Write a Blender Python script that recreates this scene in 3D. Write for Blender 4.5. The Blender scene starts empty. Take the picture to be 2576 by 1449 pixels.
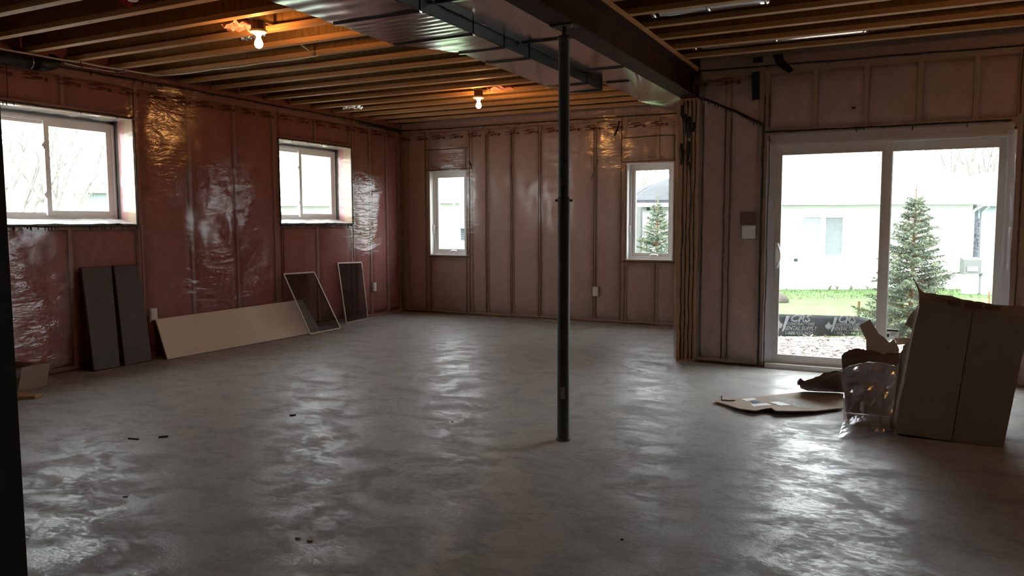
import bpy, bmesh, math, random
from mathutils import Vector, Matrix, noise
R = random.Random(11)
scene = bpy.context.scene
COL = scene.collection
PI = math.pi

# ---------------------------------------------------------------- camera
FPX, YAW, PITCH, ROLL = 1942.16, 0.466109, 0.084788, -0.0035015
CAM = Vector((0.0, 0.0, 1.35))
fwd = Vector((-math.sin(YAW)*math.cos(PITCH), math.cos(YAW)*math.cos(PITCH), -math.sin(PITCH)))
rgt = Vector((math.cos(YAW), math.sin(YAW), 0.0))
upv = rgt.cross(fwd)
r2 = math.cos(ROLL)*rgt + math.sin(ROLL)*upv
u2 = -math.sin(ROLL)*rgt + math.cos(ROLL)*upv
cd = bpy.data.cameras.new('camera')
cam = bpy.data.objects.new('camera', cd)
COL.objects.link(cam)
cd.sensor_fit = 'HORIZONTAL'; cd.sensor_width = 36.0
cd.lens = FPX/2576*36.0
cd.clip_start = 0.05; cd.clip_end = 400
M = Matrix(((r2.x, u2.x, -fwd.x), (r2.y, u2.y, -fwd.y), (r2.z, u2.z, -fwd.z))).to_4x4()
M.translation = CAM
cam.matrix_world = M
scene.camera = cam

# ---------------------------------------------------------------- light: an overcast sky, nothing else but the bulbs
SKY = 14.0
BULB = 300.0
w = bpy.data.worlds.new('overcast_sky'); scene.world = w
w.use_nodes = True
bg = w.node_tree.nodes['Background']
bg.inputs[0].default_value = (0.93, 0.97, 1.0, 1); bg.inputs[1].default_value = SKY
vs = scene.view_settings
scene.display_settings.display_device = 'sRGB'
vs.view_transform = 'Standard'; vs.look = 'None'; vs.gamma = 1.0; vs.use_curve_mapping = False
vs.exposure = 0.0
cy = scene.cycles
cy.use_denoising = True
try: cy.denoiser = 'OPENIMAGEDENOISE'
except Exception: pass
cy.max_bounces = 6; cy.diffuse_bounces = 4; cy.glossy_bounces = 3; cy.transmission_bounces = 3
cy.transparent_max_bounces = 10
cy.caustics_reflective = False; cy.caustics_refractive = False
cy.sample_clamp_indirect = 6.0
cy.use_light_tree = False
cy.use_adaptive_sampling = True; cy.adaptive_threshold = 0.03

# ---------------------------------------------------------------- helpers
class MB:
    """collects shapes, links them as one mesh object"""
    def __init__(s): s.v = []; s.f = []; s.mi = []; s.cur = 0
    def face(s, *pts):
        n = len(s.v); s.v += [tuple(p) for p in pts]; s.f.append(tuple(range(n, n+len(pts)))); s.mi.append(s.cur); return s
    def hexa(s, c):  # 8 corners: bottom 4 ccw, top 4 ccw
        n = len(s.v); s.v += [tuple(p) for p in c]
        for q in ((3,2,1,0),(4,5,6,7),(0,1,5,4),(1,2,6,5),(2,3,7,6),(3,0,4,7)):
            s.f.append(tuple(n+i for i in q)); s.mi.append(s.cur)
        return s
    def box(s, x0, x1, y0, y1, z0, z1):
        if x0 > x1: x0, x1 = x1, x0
        if y0 > y1: y0, y1 = y1, y0
        if z0 > z1: z0, z1 = z1, z0
        return s.hexa([(x0,y0,z0),(x1,y0,z0),(x1,y1,z0),(x0,y1,z0),(x0,y0,z1),(x1,y0,z1),(x1,y1,z1),(x0,y1,z1)])
    def bar(s, a, b, wd, ht, up=(0,0,1)):
        a, b = Vector(a), Vector(b); d = (b-a).normalized(); u = Vector(up)
        sd = d.cross(u)
        if sd.length < 1e-5: sd = d.cross(Vector((1,0,0)))
        sd.normalize(); u = sd.cross(d)
        h = []
        for p in (a, b):
            h.append([p - sd*wd/2 - u*ht/2, p + sd*wd/2 - u*ht/2, p + sd*wd/2 + u*ht/2, p - sd*wd/2 + u*ht/2])
        return s.hexa(h[0]+h[1])
    def tube(s, pts, rad, n=8, cap=True):
        pts = [Vector(p) for p in pts]
        if not isinstance(rad, (list, tuple)): rad = [rad]*len(pts)
        rings = []; prev = None
        for i, p in enumerate(pts):
            d = (pts[min(i+1, len(pts)-1)] - pts[max(i-1, 0)])
            d = d.normalized() if d.length > 1e-9 else Vector((0,0,1))
            ref = Vector((0,0,1)) if abs(d.z) < 0.9 else Vector((1,0,0))
            a = d.cross(ref).normalized() if prev is None else (prev - d*prev.dot(d))
            if a.length < 1e-6: a = d.cross(ref)
            a.normalize(); prev = a
            b = d.cross(a)
            k = len(s.v)
            for j in range(n):
                t = 2*PI*j/n; s.v.append(tuple(p + (a*math.cos(t)+b*math.sin(t))*rad[i]))
            rings.append(k)
        for i in range(len(rings)-1):
            for j in range(n):
                s.f.append((rings[i]+j, rings[i]+(j+1)%n, rings[i+1]+(j+1)%n, rings[i+1]+j)); s.mi.append(s.cur)
        if cap:
            s.f.append(tuple(rings[0]+j for j in reversed(range(n)))); s.mi.append(s.cur)
            s.f.append(tuple(rings[-1]+j for j in range(n))); s.mi.append(s.cur)
        return s
    def lathe(s, prof, c=(0,0,0), n=20):
        c = Vector(c); k = len(s.v)
        for r_, z in prof:
            for j in range(n):
                t = 2*PI*j/n; s.v.append((c.x+r_*math.cos(t), c.y+r_*math.sin(t), c.z+z))
        for i in range(len(prof)-1):
            for j in range(n):
                s.f.append((k+i*n+j, k+i*n+(j+1)%n, k+(i+1)*n+(j+1)%n, k+(i+1)*n+j)); s.mi.append(s.cur)
        return s
    def grid(s, fn, nu, nv, closed=False, skip=None):
        k = len(s.v)
        for j in range(nv+1):
            for i in range(nu+1): s.v.append(tuple(fn(i/nu, j/nv)))
        for j in range(nv):
            for i in range(nu):
                if skip and skip((i+.5)/nu, (j+.5)/nv): continue
                a = k+j*(nu+1)+i
                s.f.append((a, a+1, a+nu+2, a+nu+1)); s.mi.append(s.cur)
        return s
    def plate(s, pts, off):
        """polygon pts extruded by vector off"""
        off = Vector(off); n = len(pts); k = len(s.v)
        s.v += [tuple(p) for p in pts] + [tuple(Vector(p)+off) for p in pts]
        s.f.append(tuple(range(k, k+n))); s.mi.append(s.cur)
        s.f.append(tuple(reversed(range(k+n, k+2*n)))); s.mi.append(s.cur)
        for i in range(n):
            j = (i+1) % n
            s.f.append((k+j, k+i, k+n+i, k+n+j)); s.mi.append(s.cur)
        return s
    def mesh(s, name, mats, smooth=False):
        me = bpy.data.meshes.new(name); me.from_pydata(s.v, [], s.f)
        for m in (mats if isinstance(mats, (list, tuple)) else [mats]): me.materials.append(m)
        if len(me.materials) > 1: me.polygons.foreach_set('material_index', s.mi)
        if smooth: me.polygons.foreach_set('use_smooth', [True]*len(me.polygons))
        me.update(); return me
    def build(s, name, mats, parent=None, smooth=False, fix=False):
        me = s.mesh(name, mats, smooth)
        if fix:
            b = bmesh.new(); b.from_mesh(me); bmesh.ops.recalc_face_normals(b, faces=b.faces); b.to_mesh(me); b.free()
        return link(name, me, parent)

def link(name, me, parent=None):
    o = bpy.data.objects.new(name, me); COL.objects.link(o)
    if parent is not None:
        o.parent = parent
        o.matrix_parent_inverse = Matrix.Translation(base_of(parent)).inverted()
    return o
def base_of(o):
    p = Vector(o.location)
    return p
def tag(o, label=None, cat=None, group=None, kind=None):
    if label: o['label'] = label
    if cat: o['category'] = cat
    if group: o['group'] = group
    if kind: o['kind'] = kind
    return o
def thing(name, label, cat, loc=(0,0,0), group=None, kind=None):
    o = bpy.data.objects.new(name, None); COL.objects.link(o)
    o.empty_display_size = 0.1; o.location = loc
    return tag(o, label, cat, group, kind)
def struct(o, label=None):
    o['kind'] = 'structure'
    if label: o['label'] = label
    return o

# ---------------------------------------------------------------- materials
def newmat(name):
    m = bpy.data.materials.new(name); m.use_nodes = True
    nt = m.node_tree; nt.nodes.clear()
    out = nt.nodes.new('ShaderNodeOutputMaterial')
    return m, nt, out
def N(nt, t, **kw):
    n = nt.nodes.new(t)
    for k, v in kw.items():
        if k in ('ins',):
            for a, b in v.items(): n.inputs[a].default_value = b
        else: setattr(n, k, v)
    return n
def L(nt, a, b): nt.links.new(a, b)
def coords(nt, scale=(1,1,1), rot=(0,0,0), which='Object'):
    tc = N(nt, 'ShaderNodeTexCoord'); mp = N(nt, 'ShaderNodeMapping')
    mp.inputs['Scale'].default_value = scale; mp.inputs['Rotation'].default_value = rot
    L(nt, tc.outputs[which], mp.inputs[0]); return mp.outputs[0]
def noisen(nt, vec, scale, detail=4, rough=.55, dist=0.0, typ='FBM'):
    n = N(nt, 'ShaderNodeTexNoise'); n.noise_type = typ
    n.inputs['Scale'].default_value = scale; n.inputs['Detail'].default_value = detail
    n.inputs['Roughness'].default_value = rough; n.inputs['Distortion'].default_value = dist
    L(nt, vec, n.inputs['Vector']); return n.outputs['Fac']
def ramp(nt, fac, stops):
    n = N(nt, 'ShaderNodeValToRGB'); e = n.color_ramp.elements
    while len(e) < len(stops): e.new(0.5)
    for i, (p, c) in enumerate(stops):
        e[i].position = p; e[i].color = (c[0], c[1], c[2], 1) if isinstance(c, (tuple, list)) else (c, c, c, 1)
    L(nt, fac, n.inputs[0]); return n.outputs[0]
def bump(nt, h, strength=.3, dist=.01, normal=None):
    n = N(nt, 'ShaderNodeBump'); n.inputs['Strength'].default_value = strength; n.inputs['Distance'].default_value = dist
    L(nt, h, n.inputs['Height'])
    if normal is not None: L(nt, normal, n.inputs['Normal'])
    return n.outputs[0]
def pbsdf(nt, out, col=None, rough=.6, metal=0, spec=.4, normal=None):
    p = N(nt, 'ShaderNodeBsdfPrincipled')
    p.inputs['Roughness'].default_value = rough; p.inputs['Metallic'].default_value = metal
    p.inputs['Specular IOR Level'].default_value = spec
    if col is not None:
        if isinstance(col, (tuple, list)): p.inputs['Base Color'].default_value = (*col[:3], 1)
        else: L(nt, col, p.inputs['Base Color'])
    if normal is not None: L(nt, normal, p.inputs['Normal'])
    L(nt, p.outputs[0], out.inputs[0]); return p
def plain(name, col, rough=.6, metal=0, spec=.4, var=.12, scale=9, bmp=0.0, stretch=(1,1,1)):
    """a colour with a little procedural unevenness"""
    m, nt, out = newmat(name)
    v = coords(nt, stretch); f = noisen(nt, v, scale, 4)
    a = tuple(max(0, c*(1-var)) for c in col); b = tuple(min(1, c*(1+var)) for c in col)
    c = ramp(nt, f, [(.3, a), (.7, b)])
    nrm = bump(nt, f, bmp, .01) if bmp else None
    pbsdf(nt, out, c, rough, metal, spec, nrm); return m
def wood(name, c0, c1, axis='x', rough=.65, knots=True):
    m, nt, out = newmat(name)
    sc = {'x': (.8, 14, 14), 'y': (14, .8, 14), 'z': (14, 14, .8)}[axis]
    v = coords(nt, sc); f = noisen(nt, v, 3.0, 6, .6, .6)
    c = ramp(nt, f, [(.3, c0), (.62, c1)])
    if knots:
        v2 = coords(nt, {'x': (2.2, 9, 9), 'y': (9, 2.2, 9), 'z': (9, 9, 2.2)}[axis])
        vo = N(nt, 'ShaderNodeTexVoronoi'); vo.inputs['Scale'].default_value = 1.3; L(nt, v2, vo.inputs['Vector'])
        k = ramp(nt, vo.outputs['Distance'], [(.04, 0.25), (.11, 1)])
        mx = N(nt, 'ShaderNodeMix', data_type='RGBA', blend_type='MULTIPLY'); mx.inputs[0].default_value = .8
        L(nt, c, mx.inputs[6]); L(nt, k, mx.inputs[7]); c = mx.outputs[2]
    pbsdf(nt, out, c, rough, 0, .35, bump(nt, f, .15, .004)); return m

MAT = {}
def floor_mat():
    m, nt, out = newmat('sealed_concrete')
    v = coords(nt)
    big = noisen(nt, v, .55, 5, .6, .5); mid = noisen(nt, coords(nt, (1, 2.2, 1), (0, 0, .5)), 1.6, 6, .62, .8)
    fine = noisen(nt, v, 45, 3)
    add = N(nt, 'ShaderNodeMath', operation='MULTIPLY_ADD'); L(nt, mid, add.inputs[0]); add.inputs[1].default_value = .6
    h = N(nt, 'ShaderNodeMath', operation='MULTIPLY'); L(nt, big, h.inputs[0]); h.inputs[1].default_value = .4
    L(nt, h.outputs[0], add.inputs[2])
    c = ramp(nt, add.outputs[0], [(.30, (.275, .279, .290)), (.44, (.340, .334, .328)), (.55, (.382, .366, .348)), (.70, (.335, .342, .358))])
    mx = N(nt, 'ShaderNodeMix', data_type='RGBA', blend_type='MULTIPLY'); mx.inputs[0].default_value = .22
    L(nt, c, mx.inputs[6]); L(nt, ramp(nt, fine, [(.3, .75), (.6, 1)]), mx.inputs[7])
    # dark specks and scuffs
    sp = N(nt, 'ShaderNodeTexVoronoi'); sp.inputs['Scale'].default_value = 3.2; L(nt, coords(nt, (1, 2.5, 1), (0, 0, .9)), sp.inputs['Vector'])
    m2 = N(nt, 'ShaderNodeMix', data_type='RGBA', blend_type='MULTIPLY'); m2.inputs[0].default_value = .22
    L(nt, mx.outputs[2], m2.inputs[6]); L(nt, ramp(nt, sp.outputs['Distance'], [(.02, .45), (.06, 1)]), m2.inputs[7])
    # worn sealer: glossy where it holds, dull where it has worn off
    wear = noisen(nt, coords(nt, (1, 1.3, 1), (0, 0, -.5)), 3.6, 8, .66, .5)
    grain = noisen(nt, coords(nt, (1, 1.9, 1), (0, 0, .3)), 17, 8, .85, .6)
    wg = N(nt, 'ShaderNodeMath', operation='MULTIPLY_ADD'); L(nt, grain, wg.inputs[0]); wg.inputs[1].default_value = 1.0; L(nt, wear, wg.inputs[2])
    hf = N(nt, 'ShaderNodeMath', operation='MULTIPLY'); L(nt, wg.outputs[0], hf.inputs[0]); hf.inputs[1].default_value = .5
    rg = ramp(nt, hf.outputs[0], [(.44, .56), (.51, .42), (.56, .27), (.70, .30)]); sg = ramp(nt, hf.outputs[0], [(.46, .08), (.52, .24), (.57, .46)])
    m3 = N(nt, 'ShaderNodeMix', data_type='RGBA', blend_type='MULTIPLY'); m3.inputs[0].default_value = 1
    L(nt, m2.outputs[2], m3.inputs[6]); L(nt, ramp(nt, hf.outputs[0], [(.42, .86), (.50, .97), (.56, 1.0), (.62, .90)]), m3.inputs[7])
    s2 = noisen(nt, coords(nt, (1, 1.4, 1), (0, 0, .4)), 60, 4, .70, .5)
    n2 = bump(nt, s2, .55, .0032)
    p = pbsdf(nt, out, m3.outputs[2], .4, 0, .30, n2)
    L(nt, rg, p.inputs['Roughness']); L(nt, sg, p.inputs['Specular IOR Level'])
    return m
MAT['floor'] = floor_mat()
def schlick(nt, f0, normal=None):
    """mirror share of a thin clear sheet, the same from either side"""
    lw = N(nt, 'ShaderNodeLayerWeight'); lw.inputs[0].default_value = .5
    if normal is not None: L(nt, normal, lw.inputs['Normal'])
    p = N(nt, 'ShaderNodeMath', operation='POWER'); L(nt, lw.outputs['Facing'], p.inputs[0]); p.inputs[1].default_value = 4.5
    q = N(nt, 'ShaderNodeMath', operation='MULTIPLY_ADD'); L(nt, p.outputs[0], q.inputs[0]); q.inputs[1].default_value = .9; q.inputs[2].default_value = f0
    q.use_clamp = True
    return q
def film_mat(name, milk=.12, tint=(.97, .96, .95), milkcol=(.8, .74, .74), fine=1.0, gloss=.10):
    """clear poly sheet: mostly see-through, a little milky, sharply shiny on its creases"""
    m, nt, out = newmat(name)
    tr = N(nt, 'ShaderNodeBsdfTransparent'); tr.inputs[0].default_value = (*tint, 1)
    df = N(nt, 'ShaderNodeBsdfDiffuse'); df.inputs[0].default_value = (*milkcol, 1)
    b = noisen(nt, coords(nt, (.9, .9, 3.6), (.10, .12, .1)), 4.0*fine, 3, .55, .9)
    n2 = bump(nt, b, .9, .010); bn = n2.node
    L(nt, ramp(nt, noisen(nt, coords(nt, (1, 1, .8)), 1.3*fine, 2, .5), [(.40, .12), (.62, 1.0)]), bn.inputs['Strength'])
    gl = N(nt, 'ShaderNodeBsdfGlossy'); gl.inputs['Roughness'].default_value = .15; L(nt, n2, gl.inputs['Normal'])
    fm = schlick(nt, gloss*.5, n2)
    m1 = N(nt, 'ShaderNodeMixShader'); m1.inputs[0].default_value = milk; L(nt, tr.outputs[0], m1.inputs[1]); L(nt, df.outputs[0], m1.inputs[2])
    m2 = N(nt, 'ShaderNodeMixShader'); L(nt, fm.outputs[0], m2.inputs[0]); L(nt, m1.outputs[0], m2.inputs[1]); L(nt, gl.outputs[0], m2.inputs[2])
    L(nt, m2.outputs[0], out.inputs[0]); return m
MAT['film_pink'] = film_mat('vapour_film_pink', .17, (.96, .95, .95), (.54, .38, .38))
MAT['film_back'] = film_mat('vapour_film_back', .30, (.97, .96, .95), (.62, .50, .45))
MAT['film_white'] = film_mat('loose_white_film', .42, (.95, .95, .96), (.8, .8, .83))
MAT['film_wrap'] = film_mat('window_wrap_film', .45, (.97, .96, .95), (.85, .82, .80))
MAT['film_jamb'] = film_mat('loose_jamb_film', .62, (.95, .95, .97), (.72, .72, .78))
MAT['film_light'] = film_mat('thin_side_film', .12, (.97, .96, .96), (.85, .83, .82))
MAT['film_sill'] = film_mat('white_sill_film', .85, (.95, .95, .96), (.88, .87, .87))
MAT['bag'] = film_mat('clear_bag_film', .20, (.95, .95, .97), (.78, .78, .85), .6, .16)
def glass_mat(name, dirt=.03):
    m, nt, out = newmat(name)
    tr = N(nt, 'ShaderNodeBsdfTransparent'); tr.inputs[0].default_value = (.95, .97, .96, 1)
    gl = N(nt, 'ShaderNodeBsdfGlossy'); gl.inputs['Roughness'].default_value = .02
    df = N(nt, 'ShaderNodeBsdfDiffuse'); df.inputs[0].default_value = (.9, .9, .9, 1)
    fr = schlick(nt, .05)
    m1 = N(nt, 'ShaderNodeMixShader'); m1.inputs[0].default_value = dirt; L(nt, tr.outputs[0], m1.inputs[1]); L(nt, df.outputs[0], m1.inputs[2])
    m2 = N(nt, 'ShaderNodeMixShader'); L(nt, fr.outputs[0], m2.inputs[0]); L(nt, m1.outputs[0], m2.inputs[1]); L(nt, gl.outputs[0], m2.inputs[2])
    L(nt, m2.outputs[0], out.inputs[0]); return m
MAT['glass'] = glass_mat('window_glass')
def fibre(name, c0, c1):
    m, nt, out = newmat(name)
    f = noisen(nt, coords(nt, (1, 1, .6)), 7, 7, .7, .8); g = noisen(nt, coords(nt), 60, 4)
    c = ramp(nt, f, [(.28, c0), (.7, c1)])
    pbsdf(nt, out, c, .95, 0, .05, bump(nt, g, .5, .01)); return m
MAT['batt_pink'] = fibre('pink_fibreglass', (.33, .095, .085), (.46, .155, .14))
MAT['batt_pale'] = fibre('pale_pink_fibreglass', (.45, .285, .24), (.60, .41, .355))
MAT['scrap'] = fibre('bright_pink_fibreglass', (.6, .25, .25), (.8, .42, .40))
MAT['stud'] = wood('spruce_stud', (.33, .19, .10), (.46, .28, .16), 'z')
MAT['studx'] = wood('spruce_plate', (.33, .19, .10), (.46, .28, .16), 'x')
MAT['stud_pale'] = wood('pale_spruce_stud', (.33, .14, .115), (.40, .175, .145), 'z')
MAT['studx_pale'] = wood('pale_spruce_plate', (.33, .14, .115), (.40, .175, .145), 'y')
MAT['flange'] = wood('joist_flange_spruce', (.43, .23, .095), (.57, .33, .155), 'x')
def osb(name, c0, c1, sc=(1, 1, 1)):
    m, nt, out = newmat(name)
    f = noisen(nt, coords(nt, sc), 26, 5, .7, 1.2); g = noisen(nt, coords(nt, sc), 9, 3)
    c = ramp(nt, f, [(.3, c0), (.6, c1), (.75, c0)])
    mx = N(nt, 'ShaderNodeMix', data_type='RGBA', blend_type='MULTIPLY'); mx.inputs[0].default_value = .5
    L(nt, c, mx.inputs[6]); L(nt, ramp(nt, g, [(.35, .55), (.6, 1)]), mx.inputs[7])
    pbsdf(nt, out, mx.outputs[2], .75, 0, .3, bump(nt, f, .25, .004)); return m
MAT['osb'] = osb('joist_web_board', (.21, .11, .04), (.34, .19, .075), (3, 3, .5))
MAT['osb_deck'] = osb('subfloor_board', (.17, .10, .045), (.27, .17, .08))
MAT['reveal_wood'] = wood('reveal_lumber', (.55, .38, .22), (.70, .52, .33), 'z')
MAT['reveal_wood_y'] = wood('reveal_lumber_flat', (.55, .38, .22), (.70, .52, .33), 'y')
MAT['vinyl'] = plain('white_vinyl', (.80, .79, .78), .35, 0, .45, .03)
MAT['door_vinyl'] = plain('door_white_vinyl', (.60, .575, .55), .38, 0, .45, .03)
MAT['sealant'] = plain('black_sealant', (.012, .011, .010), .35, 0, .5, .3)
MAT['ink'] = plain('print_ink', (.10, .028, .022), .7, 0, .2, .3, 40)
MAT['seal_thin'] = plain('dark_sealant_smear', (.07, .035, .022), .5, 0, .3, .4, 30)
def metal_mat(name, col, rough, bscale=3.0, bstr=.06, metal=1.0):
    m, nt, out = newmat(name)
    f = noisen(nt, coords(nt), 1.7, 3); g = noisen(nt, coords(nt, (1, 1, 1)), bscale, 2)
    c = ramp(nt, noisen(nt, coords(nt), 5, 4), [(.3, tuple(x*.9 for x in col)), (.7, col)])
    p = pbsdf(nt, out, c, rough, metal, .5, bump(nt, g, bstr, .03))
    L(nt, ramp(nt, f, [(.3, rough*.8), (.7, rough*1.25)]), p.inputs['Roughness']); return m
MAT['duct'] = metal_mat('galvanised_sheet', (.74, .73, .75), .17)
MAT['duct_dull'] = metal_mat('galvanised_sheet_dull', (.45, .46, .46), .34)
MAT['duct_side'] = plain('shaded_duct_side', (.060, .068, .068), .5, .3, .4, .15, 5)  # dim reflection of the dark room put into the sheet's colour
MAT['foil'] = metal_mat('crumpled_foil', (.75, .75, .76), .18, 30, .8)
MAT['beam'] = plain('red_oxide_steel', (.055, .022, .018), .7, 0, .2, .35, 4, .05)
MAT['post'] = plain('grey_painted_steel', (.075, .078, .075), .6, 0, .25, .2, 6, .03)
MAT['black'] = plain('black_plastic', (.012, .012, .014), .45, 0, .4, .2)
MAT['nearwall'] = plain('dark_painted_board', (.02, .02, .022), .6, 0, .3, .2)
MAT['plate_white'] = plain('white_switch_plastic', (.72, .70, .67), .4, 0, .45, .03)
MAT['porcelain'] = plain('porcelain_white', (.85, .83, .78), .3, 0, .5, .02)
MAT['boxbrown'] = plain('bakelite_brown', (.10, .045, .03), .5, 0, .4, .2)
MAT['cable'] = plain('white_cable_jacket', (.60, .56, .53), .5, 0, .4, .05)
def emit(name, col, s):
    m, nt, out = newmat(name); e = N(nt, 'ShaderNodeEmission'); e.inputs[0].default_value = (*col, 1); e.inputs[1].default_value = s
    L(nt, e.outputs[0], out.inputs[0]); return m
MAT['bulb'] = emit('lit_bulb_glass', (1.0, .45, .13), BULB)
def card(name, c0, c1, sc=(1, 1, 1)):
    m, nt, out = newmat(name)
    f = noisen(nt, coords(nt, sc), 5, 5, .6); g = noisen(nt, coords(nt, (2, 2, 60)), 4, 2)
    c = ramp(nt, f, [(.3, c0), (.7, c1)])
    pbsdf(nt, out, c, .8, 0, .2, bump(nt, g, .08, .004)); return m
MAT['card'] = card('brown_cardboard', (.32, .24, .185), (.375, .285, .225))
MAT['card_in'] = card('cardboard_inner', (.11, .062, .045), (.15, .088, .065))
MAT['card_light'] = card('pale_cardboard_insert', (.36, .28, .215), (.42, .335, .265))

# ================================================================ the room shell
LX, BY, PY = -6.765, 9.756, 7.40
RXW, RYW = 4.2, -2.6            # wall to the right and wall behind the viewer
ZT, ZJ, ZD = 2.755, 2.80, 3.10  # top of the wall framing, underside of joists, underside of the deck
OPEN_L = [(3.82, 5.18, 1.34, 2.365), (7.175, 8.545, 1.34, 2.365)]
OPEN_B = [(-6.27, -5.64, .865, 2.105), (-3.225, -2.597, .852, 2.112)]
OPEN_P = [(-1.10, .80, 0.0, 2.13)]

fl = MB()
fl.box(LX-.4, RXW+.2, RYW-.2, PY+.16, -.16, 0).box(LX-.4, -1.80, PY+.16, BY+.16, -.16, 0)
floor = struct(fl.build('floor', MAT['floor']), 'scuffed grey sealed concrete basement floor')

def TL_(u, d, z): return (LX - d, u, z)
def TB_(u, d, z): return (u, BY + d, z)
def TP_(u, d, z): return (u, PY + d, z)

def in_open(u, z, ops, pad=0.0):
    return any(a-pad < u < b+pad and c-pad < z < d+pad for a, b, c, d in ops)

def shell(name, T, u0, u1, ops, d0, d1, mat, z1):
    us = sorted({u0, u1, *[o[0] for o in ops], *[o[1] for o in ops]})
    zs = sorted({-.1, z1, *[o[2] for o in ops], *[o[3] for o in ops]})
    m = MB()
    for a, b in zip(us, us[1:]):
        for c, d in zip(zs, zs[1:]):
            if in_open((a+b)/2, (c+d)/2, ops): continue
            p = [T(a, d0, c), T(b, d0, c), T(b, d1, c), T(a, d1, c), T(a, d0, d), T(b, d0, d), T(b, d1, d), T(a, d1, d)]
            m.hexa(p)
    return struct(m.build(name, mat, fix=True))

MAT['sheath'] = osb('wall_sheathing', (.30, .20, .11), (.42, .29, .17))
MAT['concrete_wall'] = plain('grey_foundation', (.30, .29, .28), .9, 0, .2, .1, 4, .1)

def insulated(wall, T, studs, ops, u_end, batt, studm, platem, film, film_ext, ztop, seed):
    """studs, batts, plates and a poly sheet on the room side of a wall"""
    rr = random.Random(seed)
    D0, D1 = .016, .105
    for u in studs:
        for z0, z1 in ([(.04, 2.68)] if not any(o[0]-.01 < u < o[1]+.01 for o in ops) else
                       [(z0, z1) for o in ops if o[0]-.01 < u < o[1]+.01 for z0, z1 in ((.04, o[2]-.04), (o[3]+.05, 2.68)) if z1-z0 > .05]):
            m = MB(); w_ = .019
            m.hexa([T(u-w_, D0, z0), T(u+w_, D0, z0), T(u+w_, D1, z0), T(u-w_, D1, z0), T(u-w_, D0, z1), T(u+w_, D0, z1), T(u+w_, D1, z1), T(u-w_, D1, z1)])
            m.build('stud', studm, wall, fix=True)
    def plate(nm, a, b, z0, z1):
        m = MB(); m.hexa([T(a, D0, z0), T(b, D0, z0), T(b, D1, z0), T(a, D1, z0), T(a, D0, z1), T(b, D0, z1), T(b, D1, z1), T(a, D1, z1)])
        m.build(nm, platem, wall, fix=True)
    cuts = [u_end[0]] + [x for o in ops if o[2] <= 0 for x in (o[0], o[1])] + [u_end[1]]
    for a, b in zip(cuts[::2], cuts[1::2]): plate('bottom_plate', a, b, 0, .04)
    plate('top_plate', u_end[0], u_end[1], 2.68, ztop)
    for o in ops:
        plate('header', o[0]-.02, o[1]+.02, o[3]+.006, o[3]+.048)
        if o[2] > 0: plate('rough_sill', o[0]-.02, o[1]+.02, o[2]-.042, o[2]-.004)
    ss = sorted([u_end[0]] + list(studs) + [u_end[1]])
    for a, b in zip(ss, ss[1:]):
        if b-a < .07: continue
        mid = (a+b)/2
        o = next((o for o in ops if o[0] < mid < o[1]), None)
        spans = [(.04, 2.68)] if o is None else [(.04, o[2]-.045), (o[3]+.05, 2.68)]
        for z0, z1 in spans:
            if z1-z0 < .08: continue
            ph = rr.random()*40
            def fn(i, j, a=a, b=b, z0=z0, z1=z1, ph=ph):
                u = a+.021+(b-a-.042)*min(1, max(0, (i-.12)/.76)); z = z0+(z1-z0)*min(1, max(0, (j-.06)/.88))
                edge = i < .02 or i > .98 or j < .02 or j > .98
                sh = min(1, 6*max(0, min(i-.1, .9-i)))
                d = .10 if edge else .036 - .020*sh + .014*noise.noise(Vector((u*5+ph, z*2.2, ph)))*sh
                return T(u, max(d, .006), z)
            m = MB(); m.grid(fn, 8, 12 if z1-z0 > 1 else 7); m.build('insulation_batt', batt, wall, smooth=True)
    # the sheet itself
    fu0, fu1, fz0, fz1 = film_ext
    us = sorted({round(x, 4) for x in [fu0 + i*(fu1-fu0)/max(1, int((fu1-fu0)/.055)) for i in range(int((fu1-fu0)/.055)+1)] + [y for o in ops for y in o[:2] if fu0 < y < fu1]})
    zs = sorted({round(x, 4) for x in [fz0 + i*(fz1-fz0)/50 for i in range(51)] + [y for o in ops for y in o[2:] if fz0 < y < fz1]})
    m = MB(); idx = {}
    def vid(i, j):
        if (i, j) not in idx:
            u, z = us[i], zs[j]
            near = min([abs(u-s) for s in studs] + [9])
            k = min(1, near/.12)
            dd = noise.noise(Vector((u*2.3+z*.6, z*1.9-u*.5, seed)))*.010 + noise.noise(Vector((u*9+z*7, z*4.5-u*5, seed+5)))*.006
            idx[(i, j)] = len(m.v); m.v.append(T(u, -.006 - max(-.002, .003*k+dd*(.35+.65*k)), z))
        return idx[(i, j)]
    for i in range(len(us)-1):
        for j in range(len(zs)-1):
            if in_open((us[i]+us[i+1])/2, (zs[j]+zs[j+1])/2, ops): continue
            m.f.append((vid(i, j), vid(i+1, j), vid(i+1, j+1), vid(i, j+1))); m.mi.append(0)
    o = m.build('vapour_barrier', film, wall, smooth=True)
    o['label'] = 'clear wrinkled poly vapour barrier sheet'

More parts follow.
